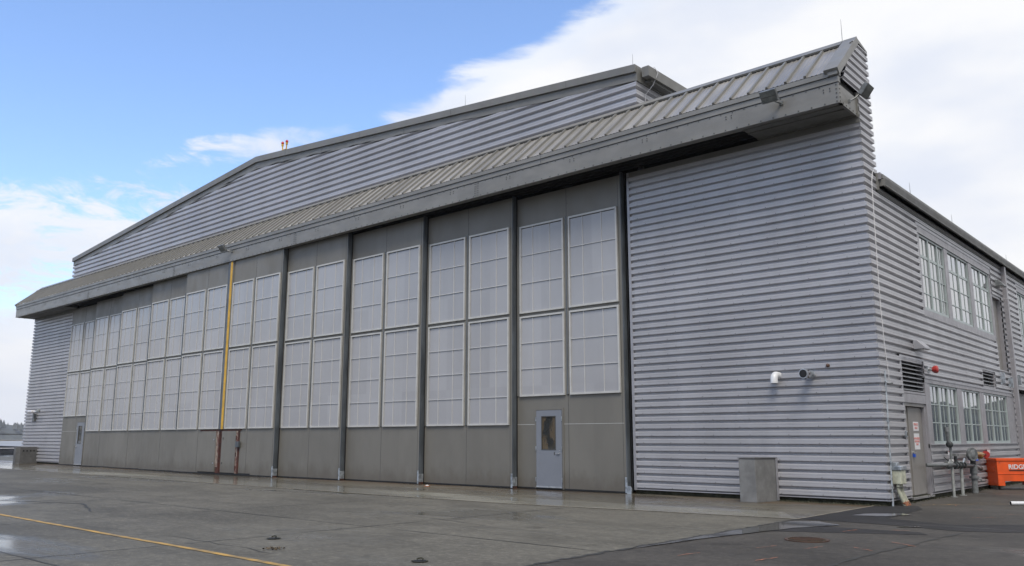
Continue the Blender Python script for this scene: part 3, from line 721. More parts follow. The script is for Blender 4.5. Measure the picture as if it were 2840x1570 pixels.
# wall lamps on the side wall
def wallpack(y, z, label, s=1.0, k='jtrim'):
    t = thing('wall_light', label, 'wall light', (.05, y, z), 'wedge lights on the side wall')
    mb = MB(); w_ = .24 * s
    mb.prism([(.045, y - w_, z - .10 * s), (.30 * s, y - w_, z - .10 * s), (.30 * s, y - w_, z - .05 * s), (.14 * s, y - w_ * .9, z + .12 * s), (.045, y - w_, z + .12 * s)], (0, w_ * 2, 0), k)
    mb.build('housing', t, bevel=.01); mb = MB(); mb.box(.07, .27 * s, y - w_ * .8, y + w_ * .8, z - .108 * s, z - .101 * s, 'lens'); mb.build('lens', t)
wallpack(2.72, 3.60, 'pale wedge shaped wall light above the louvred side door', 1.0)
wallpack(12.15, 6.42, 'dark wedge wall light high beside the downspout above the upper door', 1.0, 'gasgrey')
# fire bell
t = thing('fire_alarm', 'small red fire alarm horn on the side wall above the ground floor windows', 'alarm', (.05, 3.55, 3.05))
mb = MB(); mb.box(.045, .09, 3.40, 3.54, 3.0, 3.14, 'galv'); mb.cyl((.09, 3.46, 3.07), (1, .1, 0), .045, .08, 'steel'); mb.build('base', t)
mb = MB(); mb.tube([(.15, 3.47, 3.07), (.20, 3.48, 3.07), (.26, 3.49, 3.072)], [.045, .085, .095], 'red', 16); mb.ball((.265, 3.49, 3.072), .092, 'red', 14, 8, (.4, 1, 1)); mb.build('horn', t, True)
# brackets
for y, z, lab in ((11.35, 3.28, 'grey steel bracket plate below the upper side door'), (12.45, 3.20, 'grey steel bracket plate beside the downspout'), (13.75, 3.35, 'small grey bracket on the wall over the open bay')):
    mb = MB(); mb.box(.045, .17, y, y + .06, z - .17, z + .17, 'galv'); mb.box(.045, .06, y - .10, y + .16, z - .2, z + .2, 'galv')
    tag(mb.build('steel_bracket', bevel=.006), lab, 'bracket', 'steel brackets on the side wall')
# switch box
mb = MB(); mb.box(.045, .10, 1.25, 1.34, 1.43, 1.57, 'galv'); mb.box(.10, .108, 1.27, 1.32, 1.46, 1.54, 'seam'); tag(mb.build('switch_box', bevel=.006), 'small grey switch box on the wall left of the side door', 'switch box')
# lettering
def text(body, loc, size, k, parent, rot, align='CENTER', sx=1.0, depth=.0015, bold=0.0):
    cu = bpy.data.curves.new('lettering', 'FONT'); cu.body = body; cu.size = size; cu.align_x = align; cu.align_y = 'CENTER'; cu.extrude = depth; cu.offset = bold; cu.space_line = .95
    to = bpy.data.objects.new('lettering', cu); COL.objects.link(to)
    dg = bpy.context.evaluated_depsgraph_get(); me = bpy.data.meshes.new_from_object(to.evaluated_get(dg)); bpy.data.objects.remove(to)
    me.materials.clear(); me.materials.append(M[k])
    R_ = Matrix.Translation(Vector(loc)) @ rot @ Matrix.Diagonal((sx, 1, 1, 1)); me.transform(R_)
    o = bpy.data.objects.new('lettering', me); COL.objects.link(o); o.parent = parent; o.matrix_parent_inverse = Matrix.Translation(-world_loc(parent))
    return o
RX = Matrix(((0, 0, 1, 0), (1, 0, 0, 0), (0, 1, 0, 0), (0, 0, 0, 1)))   # text lying in the YZ plane, facing +X
def sign(y0, y1, z0, z1, x, lines, size, label, group='white notices with red lettering'):
    t = thing('notice', label, 'sign', (x, (y0 + y1) / 2, z0), group)
    mb = MB(); mb.box(x, x + .004, y0, y1, z0, z1, 'signwhite'); mb.build('plate', t)
    text(lines, (x + .006, (y0 + y1) / 2, (z0 + z1) / 2), size, 'signred', t, RX, bold=.001)
sign(2.30, 2.70, 1.58, 1.79, -.054, "PRIVATE\nONLY", .085, 'small white notice with two red lines, upper of the pair on the side door')
sign(2.30, 2.70, 1.15, 1.52, -.054, "AUTHORIZED\nPERSONNEL\nONLY", .07, 'tall white notice with three red lines, lower of the pair on the side door')
sign(4.58, 4.92, 1.0, 1.23, .055, "NO\nSMOKING", .06, 'white notice with red lettering behind the gas riser pipe')
sign(8.62, 8.98, .93, 1.15, .055, "!", .09, 'white notice with a red mark above the red valve wheel')
# obstruction light
t = thing('obstruction_light', 'twin red obstruction lamps on a yellow U bracket on the gable ridge', 'beacon', (-23.82, .3, 13.45))
mb = MB(); mb.tube([(-23.82, .3, 13.44), (-23.82, .3, 13.56)], .02, 'seam', 8); mb.tube([(-23.98, .3, 13.82), (-23.96, .3, 13.56), (-23.68, .3, 13.56), (-23.66, .3, 13.82)], .028, 'yellow', 8); mb.build('bracket', t)
for xx in (-23.98, -23.66):
    mb = MB(); mb.cyl((xx, .3, 13.76), (0, 0, 1), .05, .07, 'yellow', 12); mb.ball((xx, .3, 13.88), .062, 'redlens', 12, 8, (1, 1, 1.3)); mb.build('lamp', t, True)
# lightning rods
for i, (x, y, z, h, lab) in enumerate(((-.31, .3, 10.62, .65, 'thin lightning rod on the right end of the canopy ridge'), (-6.29, .45, 11.84, .52, 'thin lightning rod at the right corner of the high roof'), (-13.1, .45, 12.5, .55, 'thin lightning rod on the high roof between peak and right corner'),
        (.1, 3.2, 7.3, .5, 'thin lightning rod over the side gutter, nearest the corner'), (.1, 7.05, 7.3, .45, 'thin lightning rod over the side gutter, second from the corner'), (.1, 13.9, 7.3, .4, 'thin lightning rod over the side gutter, above the downspout'))):
    mb = MB(); mb.tube([(x, y, z), (x, y, z + h * .5), (x, y, z + h)], [.007, .006, .003], 'gasgrey', 6); mb.cyl((x, y, z), (0, 0, 1), .02, .04, 'gasgrey', 8)
    tag(mb.build('lightning_rod'), lab, 'lightning rod', 'lightning rods on the roofs')
# electric stub-up box by the corner
t = thing('electrical_pedestal', 'cream electrical box on bent white conduits by the building corner, orange paint at its foot', 'electrical box', (.18, .35, 0))
mb = MB(); mb.box(.06, .24, .16, .52, .45, .74, 'cream'); mb.build('box', t, bevel=.015)
mb = MB(); mb.box(.045, .26, .14, .54, .742, .83, 'galv'); mb.box(.045, .15, .22, .42, .831, .90, 'galv'); mb.build('cap', t, bevel=.01)
mb = MB()
for i in range(3): mb.tube([(.15, .22 + i * .1, .45), (.155, .23 + i * .1, .30), (.19, .29 + i * .11, .14), (.22, .36 + i * .12, -.02)], .04, 'cream', 10)
mb.build('conduit', t, True)
mb = MB(); mb.box(.09, .23, .18, .50, .38, .395, 'seam'); mb.build('strap', t); mb = MB()
for i in range(3): mb.tube([(.205, .31 + i * .115, .09), (.225, .365 + i * .12, .0)], .043, 'orangespray', 10)
mb.build('painted_foot', t)
# gas meter piping
t = thing('gas_piping', 'grey gas riser pipes, regulator and brass valve in front of the side windows', 'gas pipes', (.25, 5, 0))
mb = MB(); mb.tube([(.25, 4.02, 0), (.25, 4.08, .9)], .035, 'gaslight', 10); mb.tube([(.25, 4.08, .9), (.25, 4.09, 1.22)], .032, 'gasgrey', 10)
mb.ball((.25, 4.03, 1.26), .085, 'darkpipe', 12, 8); mb.tube([(.25, 3.98, 1.26), (.25, 3.90, 1.36), (.25, 3.90, 1.62)], .035, 'gasgrey', 10); mb.cyl((.25, 3.90, 1.56), (0, 0, 1), .055, .12, 'gasgrey', 10); mb.box(.21, .29, 4.05, 4.13, .86, .90, 'white'); mb.build('riser', t, True)
mb = MB(); mb.tube([(.08, 2.6, .79), (.18, 2.7, .79), (.25, 3.6, .78)], .045, 'gasgrey', 10); mb.ball((.25, 3.75, .78), .10, 'gasgrey'); mb.tube([(.25, 3.75, .77), (.25, 5.3, .72), (.25, 6.1, .70)], .055, 'darkpipe', 12)
for yy in (4.3, 4.55, 4.85, 5.1): mb.cyl((.25, yy, .74), (0, 1, 0), .085, .05, 'darkpipe', 12)
mb.tube([(.25, 4.45, .75), (.25, 4.45, .98)], .04, 'darkpipe', 8); mb.box(.2, .3, 4.30, 4.60, .97, 1.03, 'gasgrey'); mb.tube([(.27, 3.4, .96), (.27, 3.9, .82)], .012, 'seam', 6)
mb.tube([(.22, 4.7, .82), (.22, 5.2, .80), (.22, 5.5, .86)], .025, 'gasgrey', 8); mb.tube([(.3, 4.9, .80), (.3, 5.05, .9)], .02, 'galv', 8)
mb.build('header_pipe', t, True)
mb = MB(); mb.tube([(.25, 4.82, 0), (.25, 4.90, .70)], .04, 'gaslight', 10); mb.build('support_post', t, True)
mb = MB(); mb.cyl((.25, 4.82, .0), (0, 0, 1), .09, .015, 'gaslight'); mb.build('base_plate', t); mb = MB(); mb.cyl((.25, 4.02, .0), (0, 0, 1), .08, .015, 'gaslight'); mb.build('base_plate', t)
mb = MB(); mb.tube([(.25, 6.05, 0), (.25, 6.10, .55)], .075, 'gasgrey', 14); mb.tube([(.25, 6.08, .38), (.25, 6.08, .43)], .12, 'gasgrey', 14); mb.tube([(.25, 6.09, .5), (.25, 6.10, .72)], .095, 'gasgrey', 14)
mb.tube([(.25, 6.1, .70), (.25, 6.1, .86)], .07, 'darkpipe', 12); mb.tube([(.25, 6.15, .72), (.25, 6.5, .66), (.25, 6.75, .62)], .05, 'gasgrey', 10); mb.cyl((.25, 6.72, .62), (0, 1, -.1), .06, .12, 'brownknob', 10)
mb.tube([(.25, 6.1, .30), (.25, 7.15, .29)], .04, 'gasgrey', 10); mb.ball((.25, 6.6, .33), .06, 'gasgrey'); mb.build('riser', t, True)
mb = MB(); mb.tube([(.30, 5.75, 1.0), (.36, 5.72, 1.0)], [.17, .17], 'gasgrey', 18); mb.ball((.30, 5.76, 1.0), .17, 'gasgrey', 16, 10, (.6, .75, 1)); mb.tube([(.25, 5.85, 1.03), (.2, 6.2, 1.03), (.1, 6.3, .95)], .07, 'gasgrey', 12); mb.cyl((.27, 6.08, .86), (0, 0, 1), .10, .12, 'gaslight', 14); mb.build('regulator', t, True)
mb = MB(); mb.cyl((.27, 6.08, .835), (0, 0, 1), .12, .03, 'blue', 14); mb.build('blue_collar', t, True)
mb = MB(); mb.tube([(.12, 6.92, .98), (.16, 6.92, .98)], .13, 'brass', 14); mb.tube([(.14, 6.94, .98), (.14, 7.2, .98), (.14, 7.55, .97), (.14, 7.75, .97)], [.05, .075, .06, .04], 'brass', 12); mb.ball((.14, 7.4, .93), .08, 'brass'); mb.tube([(.14, 7.75, .97), (.14, 8.05, .965)], .018, 'seam', 8); mb.build('brass_valve', t, True)
mb = MB(); mb.tube([(.14, 8.03, .965), (.14, 8.07, .965)], .10, 'red', 16); mb.build('valve_wheel', t, True)
# fins of concrete in front of the wall
t = thing('concrete_block', 'waist high grey concrete block standing against the wall at the right of the doors', 'concrete block', (-2.65, -.5, 0), 'concrete fins at the ends of the door tracks')
mb = MB(); mb.prism([(-2.88, -.07, 0), (-2.88, -.97, 0), (-2.50, -.92, 0), (-2.38, -.07, 0)], (0, 0, .96), 'concl'); mb.build('body', t, bevel=.012)
mb = MB(); mb.prism([(-2.90, -.07, .962), (-2.90, -.985, .962), (-2.49, -.935, .962), (-2.36, -.07, .962)], (0, 0, .015), 'conc'); mb.box(-2.377, -2.355, -.15, -.07, .02, .96, 'jtrim'); mb.build('edge_trim', t)
t = thing('concrete_block', 'waist high concrete block with five square holes in front of the far left wall', 'concrete block', (-47.4, -.5, 0), 'concrete fins at the ends of the door tracks')
mb = MB(); mb.prism([(-47.9, .0, 0), (-47.9, -1.05, 0), (-47.38, -1.12, 0), (-47.18, -.95, 0), (-47.18, .0, 0)], (0, 0, .95), 'conc')
for i in range(5): mb.box(-47.18, -47.172, -.82 + i * .185, -.74 + i * .185, .68, .78, 'black')
mb.build('body', t, bevel=.012)
# orange job box
fl = Vector((.417, 7.993, 0)); yaw = rad(41.5156)
BX = Matrix.Translation(fl) @ Matrix.Rotation(yaw, 4, 'Z')
t = thing('storage_box', 'orange steel job site storage box on black casters with white lettering', 'tool box', fl)
mb = MB()
mb.box(-.02, 1.20, .0, .66, .24, .79, 'orange', BX)
mb.box(-.02, .16, -.004, .18, .115, .24, 'orange', BX); mb.box(1.02, 1.20, -.004, .18, .115, .24, 'orange', BX); mb.box(-.02, .12, .48, .66, .115, .24, 'orange', BX); mb.box(1.02, 1.2, .48, .66, .115, .24, 'orange', BX)
mb.box(-.03, -.021, .0, .66, .115, .24, 'orange', BX)
mb.box(-.028, 1.205, -.012, .001, .43, .45, 'orange', BX)
mb.build('body', t, bevel=.008)
mb = MB(); mb.box(-.035, 1.215, -.02, .68, .795, .86, 'orange', BX); mb.box(.03, .06, -.024, -.019, .74, .76, 'seam', BX); mb.build('lid', t, bevel=.008)
mb = MB(); mb.box(.30, .95, -.012, -.002, .525, .545, 'black', BX); mb.build('handle_slot', t)
mb = MB(); mb.box(-.024, -.016, .12, .55, .50, .62, 'seam', BX); mb.box(-.034, -.018, .10, .57, .60, .64, 'orange', BX); mb.box(-.032, -.02, .13, .54, .50, .60, 'orange', BX); mb.build('side_handle', t)
for (a, b) in ((.04, .08), (1.12, .08), (.04, .58), (1.12, .58)):
    mb = MB(); c = BX @ Vector((a, b, .05)); ax = (BX.to_3x3() @ Vector((1, 0, 0)))
    mb.cyl(c - ax * .015, ax, .05, .03, 'tyre', 14); mb.box(a - .03, a + .03, b - .03, b + .03, .095, .114, 'tyre', BX); mb.box(a - .022, a - .016, b - .02, b + .02, .04, .1, 'tyre', BX); mb.box(a + .016, a + .022, b - .02, b + .02, .04, .1, 'tyre', BX); mb.build('caster', t)
TR = Matrix.Rotation(yaw, 4, 'Z') @ Matrix.Rotation(rad(90), 4, 'X')
text("RIDGID", BX @ Vector((.29, -.006, .625)), .175, 'signwhite', t, TR, 'LEFT', 1.0, .002, .004)
# loose white pipe on the ground
mb = MB(); rv = Vector((.749, .663, 0)); a = Vector((1.85, 2.02, .045)); mb.tube([a, a + rv * 3.0], .04, 'white', 14, False); mb.tube([a + rv * .001, a + rv * 2.99], .034, 'black', 14, True)
tag(mb.build('loose_pipe', None, True), 'white plastic pipe lying on the wet asphalt near the orange box', 'pipe')
# little lamp on the ground by the doors
t = thing('ground_marker', 'small pale orange dome on the slab below the third door seam', 'marker lamp', (-12.77, -1.31, 0))
mb = MB(); mb.ball((-12.77, -1.31, .008), .07, 'white', 14, 8, (1, 1, .6)); mb.build('dome', t, True)
mb = MB(); mb.tube([(-12.77, -1.31, .004), (-12.77, -1.31, .03)], .095, 'orangespray', 14); mb.build('ring', t, True)
# ================================================================== GROUND
def ground_mat(name, c1, c2, c3, wet, speck=1.0, rl=.10, rh=.55, stain=None, blotch=.25):
    m = bpy.data.materials.new(name); m.use_nodes = True; t = NT(m.node_tree); b = t.n['Principled BSDF']
    g = t.add('ShaderNodeTexCoord'); o = g.outputs['Object']
    big = t.noise(t.mapping(o, scale=(.55, 1, 1)), blotch, 6, .6, .3)
    med = t.noise(o, 1.6, 6, .65)
    fine = t.noise(o, 9, 8, .95)
    vor = t.add('ShaderNodeTexVoronoi'); vor.inputs['Scale'].default_value = 42; t.link(o, vor.inputs['Vector'])
    base = t.mix(t.smooth(med, .3, .7), c1, c2)
    base = t.mix(t.smooth(big, .45, .7), base, tuple(x * .72 for x in c2))
    agg = t.smooth(vor.outputs['Color'], .0, 1.0)
    sp = t.mix(t.math('MULTIPLY', t.smooth(fine, .50, .68), .85 * speck), base, c3)
    sp = t.mix(t.math('MULTIPLY', t.smooth(fine, .48, .34), .75 * speck), sp, tuple(x * .35 for x in c1))
    oil = t.math('MULTIPLY', t.smooth(t.noise(t.mapping(o, loc=(9, 4, 0)), .9, 4, .5), .64, .74), .5)
    sp = t.mix(oil, sp, tuple(x * .45 for x in c2))
    if stain: # rusty streaks along the door track
        s = t.add('ShaderNodeSeparateXYZ'); t.link(o, s.inputs[0])
        sm = t.math('MULTIPLY', t.smooth(s.outputs[1], -2.4, -.6), t.smooth(t.noise(t.mapping(o, scale=(.25, 1.4, 1)), 1.0, 5), .35, .6))
        sp = t.mix(t.math('MULTIPLY', sm, .75), sp, stain)
    wt = t.noise(t.mapping(o, scale=(.30, .9, 1), loc=(2, 5, 0)), .42, 5, .55, .4)
    wm = t.smooth(wt, wet, wet + .10)
    damp = t.smooth(t.noise(t.mapping(o, scale=(.5, 1.3, 1), loc=(5, 1, 0)), .8, 8, .7), .48, .60)
    sp = t.mix(t.math('MULTIPLY', t.math('MAXIMUM', wm, damp), .30), sp, tuple(x * .55 for x in c2))
    t.link(sp, b.inputs['Base Color'])
    r = t.math('ADD', t.math('MULTIPLY', wm, rl - rh), rh)
    r = t.math('ADD', r, t.math('MULTIPLY', t.math('SUBTRACT', fine, .5), .12), clamp=True)
    t.link(r, b.inputs['Roughness'])
    bn = t.add('ShaderNodeBump'); bn.inputs['Distance'].default_value = .004
    t.link(t.math('SUBTRACT', .7, t.math('MULTIPLY', wm, .6)), bn.inputs['Strength']); t.link(fine, bn.inputs['Height']); t.link(bn.outputs[0], b.inputs['Normal'])
    b.inputs['IOR'].default_value = 1.33; b.inputs['Specular IOR Level'].default_value = .34
    M[name] = m; return m
ground_mat('worn_concrete', (.132, .124, .102), (.100, .094, .078), (.30, .28, .225), .535, 1.0, .14, .66)
ground_mat('slab_concrete', (.15, .135, .105), (.10, .09, .068), (.22, .21, .18), .44, .4, .12, .38, stain=(.085, .052, .028))
ground_mat('pale_slab', (.24, .23, .19), (.19, .18, .145), (.28, .27, .22), .42, .4, .12, .34)
ground_mat('wet_asphalt', (.075, .069, .060), (.055, .051, .046), (.15, .135, .115), .54, 1.1, .26, .65)
ground_mat('fresh_asphalt', (.036, .034, .034), (.028, .027, .027), (.055, .055, .055), .58, .8, .28, .6)
M['puddle'] = mat('puddle_water', (.05, .05, .048), .04, 0, 0); M['puddle'].node_tree.nodes['Principled BSDF'].inputs['IOR'].default_value = 1.33
M['crack'] = mat('crack_filler', (.035, .034, .03), .7, 0, 0)
M['lineyellow'] = mat('worn_yellow_paint', (.50, .30, .07), .6, 0, .1, 3, (1, 1, 1), .2, 60, .3, col2=(.20, .15, .08))
M['linewhite'] = mat('worn_pale_paint', (.25, .25, .22), .5, 0, .1, 4)
M['dirt'] = mat('brown_debris', (.09, .065, .035), .9, 0, .3, 20, (1, 1, 1), .8, 60)
M['edge'] = mat('slab_edge', (.28, .25, .19), .6, 0, .2, 8)
mb = MB()
NX = 0
mb.poly([(-80, -600, 0), (900, -600, 0), (900, 900, 0), (-80, 900, 0)], 'worn_concrete')
g = mb.build('ground'); tag(g, kind='structure')
mb = MB()   # threshold slab along the building
mb.poly([(-.25, -4.05, .004), (-.25, 1.2, .004), (-60, 1.2, .004), (-60, -3.9, .004), (-12, -4.75, .004), (-6.4, -4.75, .004), (-2.86, -4.3, .004)], 'slab_concrete')
tag(mb.build('threshold_slab'), kind='structure')
mb = MB()   # paler outer strip of the slab
mb.poly([(-.25, -4.05, .0065), (-1.1, -2.75, .0065), (-3.6, -3.05, .0065), (-12, -3.3, .0065), (-60, -2.6, .0065), (-60, -3.9, .0065), (-12, -4.75, .0065), (-6.4, -4.75, .0065), (-2.86, -4.3, .0065)], 'pale_slab')
tag(mb.build('threshold_slab'), kind='structure')
mb = MB()
mb.poly([(-.25, -60, .003), (120, -60, .003), (120, 120, .003), (-.25, 120, .003)], 'wet_asphalt')
tag(mb.build('asphalt'), kind='structure')
mb = MB()   # newer asphalt patches
mb.poly([(-.24, -4.0, .008), (1.2, -4.05, .008), (2.4, -4.35, .008), (7, -2.2, .008), (12, 1.2, .008), (12, 2.4, .008), (4.2, -1.4, .008), (2.1, -3.35, .008), (.9, -2.9, .008), (.75, -.3, .008), (.45, .42, .008), (.05, .55, .008), (-.24, .9, .008)], 'fresh_asphalt')
mb.poly([(.1, -6.3, .007), (2.2, -5.2, .007), (2.0, -4.9, .007), (.6, -5.0, .007), (-.1, -5.7, .007)], 'fresh_asphalt')
tag(mb.build('asphalt_patch'), kind='structure')
def strip(mb, pts, w0, z, k, jit=.0, wj=.0, step=.35):
    """thin ribbon on the ground following pts"""
    P_ = []
    for a, b in zip(pts, pts[1:]):
        a = Vector((a[0], a[1], 0)); b = Vector((b[0], b[1], 0)); n = max(1, int((b - a).length / step))
        for i in range(n): P_.append(a + (b - a) * i / n)
    P_.append(Vector((pts[-1][0], pts[-1][1], 0)))
    prev = None
    for i, p in enumerate(P_):
        d = (P_[min(i + 1, len(P_) - 1)] - P_[max(i - 1, 0)]).normalized(); nn_ = Vector((-d.y, d.x, 0))
        c = p + nn_ * random.uniform(-jit, jit); h = w0 / 2 * (1 + random.uniform(-wj, wj))
        cur = (c + nn_ * h + Vector((0, 0, z)), c - nn_ * h + Vector((0, 0, z)))
        if prev: mb.poly([prev[0], prev[1], cur[1], cur[0]], k)
        prev = cur
mb = MB()
for y in (-9.85, -14.87, -19.9): strip(mb, [(-70, y), (-.3, y)], .022, .0045, 'crack', .012, .5)
for x in (-5.0, -9.7, -14.4, -19.1, -23.8, -28.5, -33.2, -37.9, -42.6): strip(mb, [(x - .35, -30), (x + .15, -4.8)], .02, .0047, 'crack', .02, .5)
strip(mb, [(-.25, -30), (-.25, -4.0)], .06, .0075, 'crack', .035, .8, .10)
strip(mb, [(-16, -11.8), (-13.5, -10.9), (-11.2, -11.6)], .05, .005, 'crack', .04, .6)
strip(mb, [(-3.6, -8.5), (-6.5, -7.9), (-8.0, -8.6)], .014, .005, 'crack', .05, .6)
strip(mb, [(-8.0, -13.5), (-6.0, -12.6), (-3.2, -12.7)], .012, .005, 'crack', .06, .6)
strip(mb, [(2.2, -12), (2.3, -8), (2.5, -4.6)], .05, .0075, 'crack', .02, .7, .12)
tag(mb.build('slab_joint'), kind='structure')
mb = MB(); strip(mb, [(-.27, -4.05), (-2.86, -4.3), (-6.4, -4.75), (-12, -4.75), (-60, -3.9)], .05, .0085, 'edge', .01, .4)
strip(mb, [(-.27, -4.0), (-.27, 1.0)], .035, .0085, 'edge', .008, .4); tag(mb.build('slab_edge'), kind='structure')
mb = MB(); strip(mb, [(-12.2, -13.02), (-6.8, -13.12), (-4.3, -13.14), (-1.0, -13.22)], .085, .006, 'lineyellow', .006, .18)
strip(mb, [(-30, -12.7), (-12.2, -13.02)], .085, .006, 'linewhite', .006, .18)
tag(mb.build('yellow_line'), kind='structure')
# survey spray marks on the asphalt
mb = MB()
R2 = random.Random(3)
for (x, y, dx, dy, k) in ((.6, .9, .02, .25, 'lineyellow'), (1.3, 2.6, .25, .25, 'lineyellow'), (1.15, 2.2, .2, .25, 'lineyellow'), (1.3, 1.7, .2, .2, 'lineyellow'), (1.9, 1.0, .25, .1, 'lineyellow'), (1.0, 1.2, .05, -.3, 'orangespray'), (1.5, .3, .3, -.2, 'orangespray'), (2.3, -.6, .4, .2, 'orangespray'), (2.0, -1.8, .5, .6, 'orangespray'), (1.1, -5.6, .1, .5, 'orangespray'), (1.0, -8.3, .12, .5, 'orangespray'), (1.5, -8.0, .1, .5, 'orangespray'), (1.9, -7.4, .4, -.25, 'orangespray'), (2.1, -6.5, .5, -.35, 'orangespray'), (.6, -9.6, .1, .5, 'orangespray'), (1.5, -9.4, .1, .6, 'orangespray'), (1.6, -4.9, .3, .1, 'orangespray'), (2.6, .2, .3, -.1, 'linewhite'), (2.9, -.9, .3, -.15, 'linewhite')):
    strip(mb, [(x, y), (x + dx * .8, y + dy * .8)], .014, .0125, k, .012, .8, .06)
strip(mb, [(.45, .7), (1.1, 1.6), (2.2, 2.6), (4.2, 3.8)], .028, .0125, 'lineyellow', .03, .7, .12)
strip(mb, [(.6, 6.3), (1.4, 5.9), (1.7, 6.6)], .03, .0125, 'lineyellow', .02, .6, .12)
tag(mb.build('survey_marks'), kind='structure')
# puddles
def puddle(pts, z=.010, n=5, amp=.06):
    mb_ = []; R = random.Random(int(abs(pts[0][0] * 100)))
    L = len(pts)
    for i in range(L):
        a = Vector(pts[i]); b = Vector(pts[(i + 1) % L])
        for j in range(n):
            p = a + (b - a) * j / n; mb_.append((p.x + R.uniform(-amp, amp), p.y + R.uniform(-amp, amp), z))
    m_ = MB(); m_.poly(mb_, 'puddle'); return m_
pd = [[(.2, -2.75), (.75, -2.55), (1.0, -1.9), (.8, -1.7), (.3, -2.2)], [(1.5, -4.45), (1.75, -4.2), (1.8, -4.0), (1.55, -4.3)], [(-.18, -9.6), (.0, -7.6), (.35, -5.6), (.75, -4.7), (.2, -4.3), (-.17, -4.6), (-.18, -7)]]
for i, p in enumerate(pd): tag(puddle(p, .0135 + i * .0006, 5, .022).build('puddle'), kind='structure')
# manhole, tie down points
t = thing('manhole_cover', 'round rusty manhole cover set in the wet asphalt', 'manhole cover', (1.12, -6.98, 0))
mb = MB(); mb.tube([(1.12, -6.98, .004), (1.12, -6.98, .016)], .30, 'brownknob', 32); mb.build('frame_ring', t)
mb = MB(); mb.tube([(1.12, -6.98, .010), (1.12, -6.98, .020)], .255, 'moss', 32)
for a in range(-4, 5): h = math.sqrt(max(0, .24 ** 2 - (a * .055) ** 2)); mb.box(1.12 - h, 1.12 + h, -6.98 + a * .055 - .008, -6.98 + a * .055 + .008, .020, .024, 'brownknob')
mb.build('lid', t)
for x, y, lab in ((-4.6, -11.82, 'dark tie down cup in the puddle inside the yellow line'), (-1.39, -11.96, 'dark tie down cup at the bottom edge of the slab')):
    t = thing('tie_down_cup', lab, 'tie down', (x, y, 0), 'tie down cups in the concrete')
    mb = MB(); mb.tube([(x, y, .004), (x, y, .012)], .08, 'black', 16); mb.tube([(x, y, .010), (x, y, .0115)], .10, 'moss', 16); mb.build('cup', t)
    mb = MB(); pts = [(x + .05 * math.cos(a), y + .03 * math.sin(a), .026 + .012 * math.sin(a)) for a in [i * math.pi / 6 for i in range(7)]]; mb.tube(pts, .008, 'moss', 6); mb.build('ring', t)
mb = MB()
for i in range(60):
    a = R2.uniform(0, 6.28); r = R2.uniform(0, .14); x, y = -3.6 + r * math.cos(a) * 1.2, -12.47 + r * math.sin(a); q = R2.uniform(.015, .035); b = R2.uniform(0, 6.28)
    mb.poly([(x, y, .012), (x + q * math.cos(b), y + q * math.sin(b), .02 + R2.uniform(0, .02)), (x + q * math.cos(b + 1.4), y + q * math.sin(b + 1.4), .014)], 'dirt')
tag(mb.build('leaf_litter', None), 'small clump of brown debris on the concrete below the tie down cup', 'debris')
# moss and grit along the foot of the right wall
mb = MB()
for i in range(420):
    if i < 300: x = R2.uniform(-2.4, .0); y = -R2.uniform(.0, .16) * R2.random()
    else: x = R2.uniform(.0, .14); y = R2.uniform(.0, 12)
    q = R2.uniform(.01, .045); z = .006; h = R2.uniform(.006, .04)
    mb.poly([(x - q, y, z), (x, y - q, z), (x, y, z + h)], 'moss'); mb.poly([(x, y - q, z), (x + q, y, z), (x, y, z + h)], 'moss'); mb.poly([(x + q, y, z), (x - q, y + .01, z), (x, y, z + h)], 'moss')
tag(mb.build('moss'), 'line of dark moss and grit at the foot of the wall', 'moss', kind='stuff')
# ================================================================== BACKGROUND
M['grass'] = mat('wet_grass', (.07, .06, .028), .9, 0, .3, .2)
M['water'] = mat('bay_water', (.26, .26, .25), .5, 0, .05, .02)
M['shore'] = mat('shore_reeds', (.13, .11, .065), .9, 0, .2, .05)
M['hill'] = mat('distant_forest', (.07, .082, .085), .95, 0, .3, .02, (1, 1, 1))
M['rock'] = mat('dark_riprap', (.02, .02, .021), 1, 0, .3, 1.5, (1, 1, 1), 1, 2, .1)
mb = MB(); mb.poly([(-80, -900, -.02), (-80, 900, -.02), (-150, 900, -.05), (-150, -900, -.05)], 'grass'); tag(mb.build('grass_field'), kind='structure')
mb = MB(); mb.poly([(-150, -2500, -.05), (-150, 2500, -.05), (-760, 2500, -.05), (-760, -2500, -.05)], 'water'); tag(mb.build('water'), kind='structure')
mb = MB(); mb.poly([(-758, -2500, .4), (-758, 2500, .4), (-1250, 2500, .6), (-1250, -2500, .6)], 'shore'); mb.prism([(-757, -2500, -.3), (-757, -2500, .5), (-800, -2500, .6)], (0, 5000, 0), 'shore'); tag(mb.build('far_shore'), kind='structure')
# rock bank this side of the water
mb = MB(); R3 = random.Random(11)
prev = None
for i in range(60):
    y = -60 + i * 4.0; hh = .75 + .25 * math.sin(i * .55) + R3.uniform(-.06, .06)
    cur = ((-76, y, -.02), (-79, y, hh * .8), (-82, y, hh), (-88, y, -.05))
    if prev:
        for a in range(3): mb.poly([prev[a], cur[a], cur[a + 1], prev[a + 1]], 'rock')
    prev = cur
tag(mb.build('rock_bank'), kind='structure')
mb = MB(); mb.tube([(-74.0, -60, .62), (-74.0, 120, .62)], .035, 'signwhite', 6)
for i in range(50): mb.box(-74.03, -73.97, -60 + i * 3.6, -59.94 + i * 3.6, -.02, .62, 'signwhite')
tag(mb.build('perimeter_rail'), 'low pale rail running along the dark rock bank at far left', 'rail')
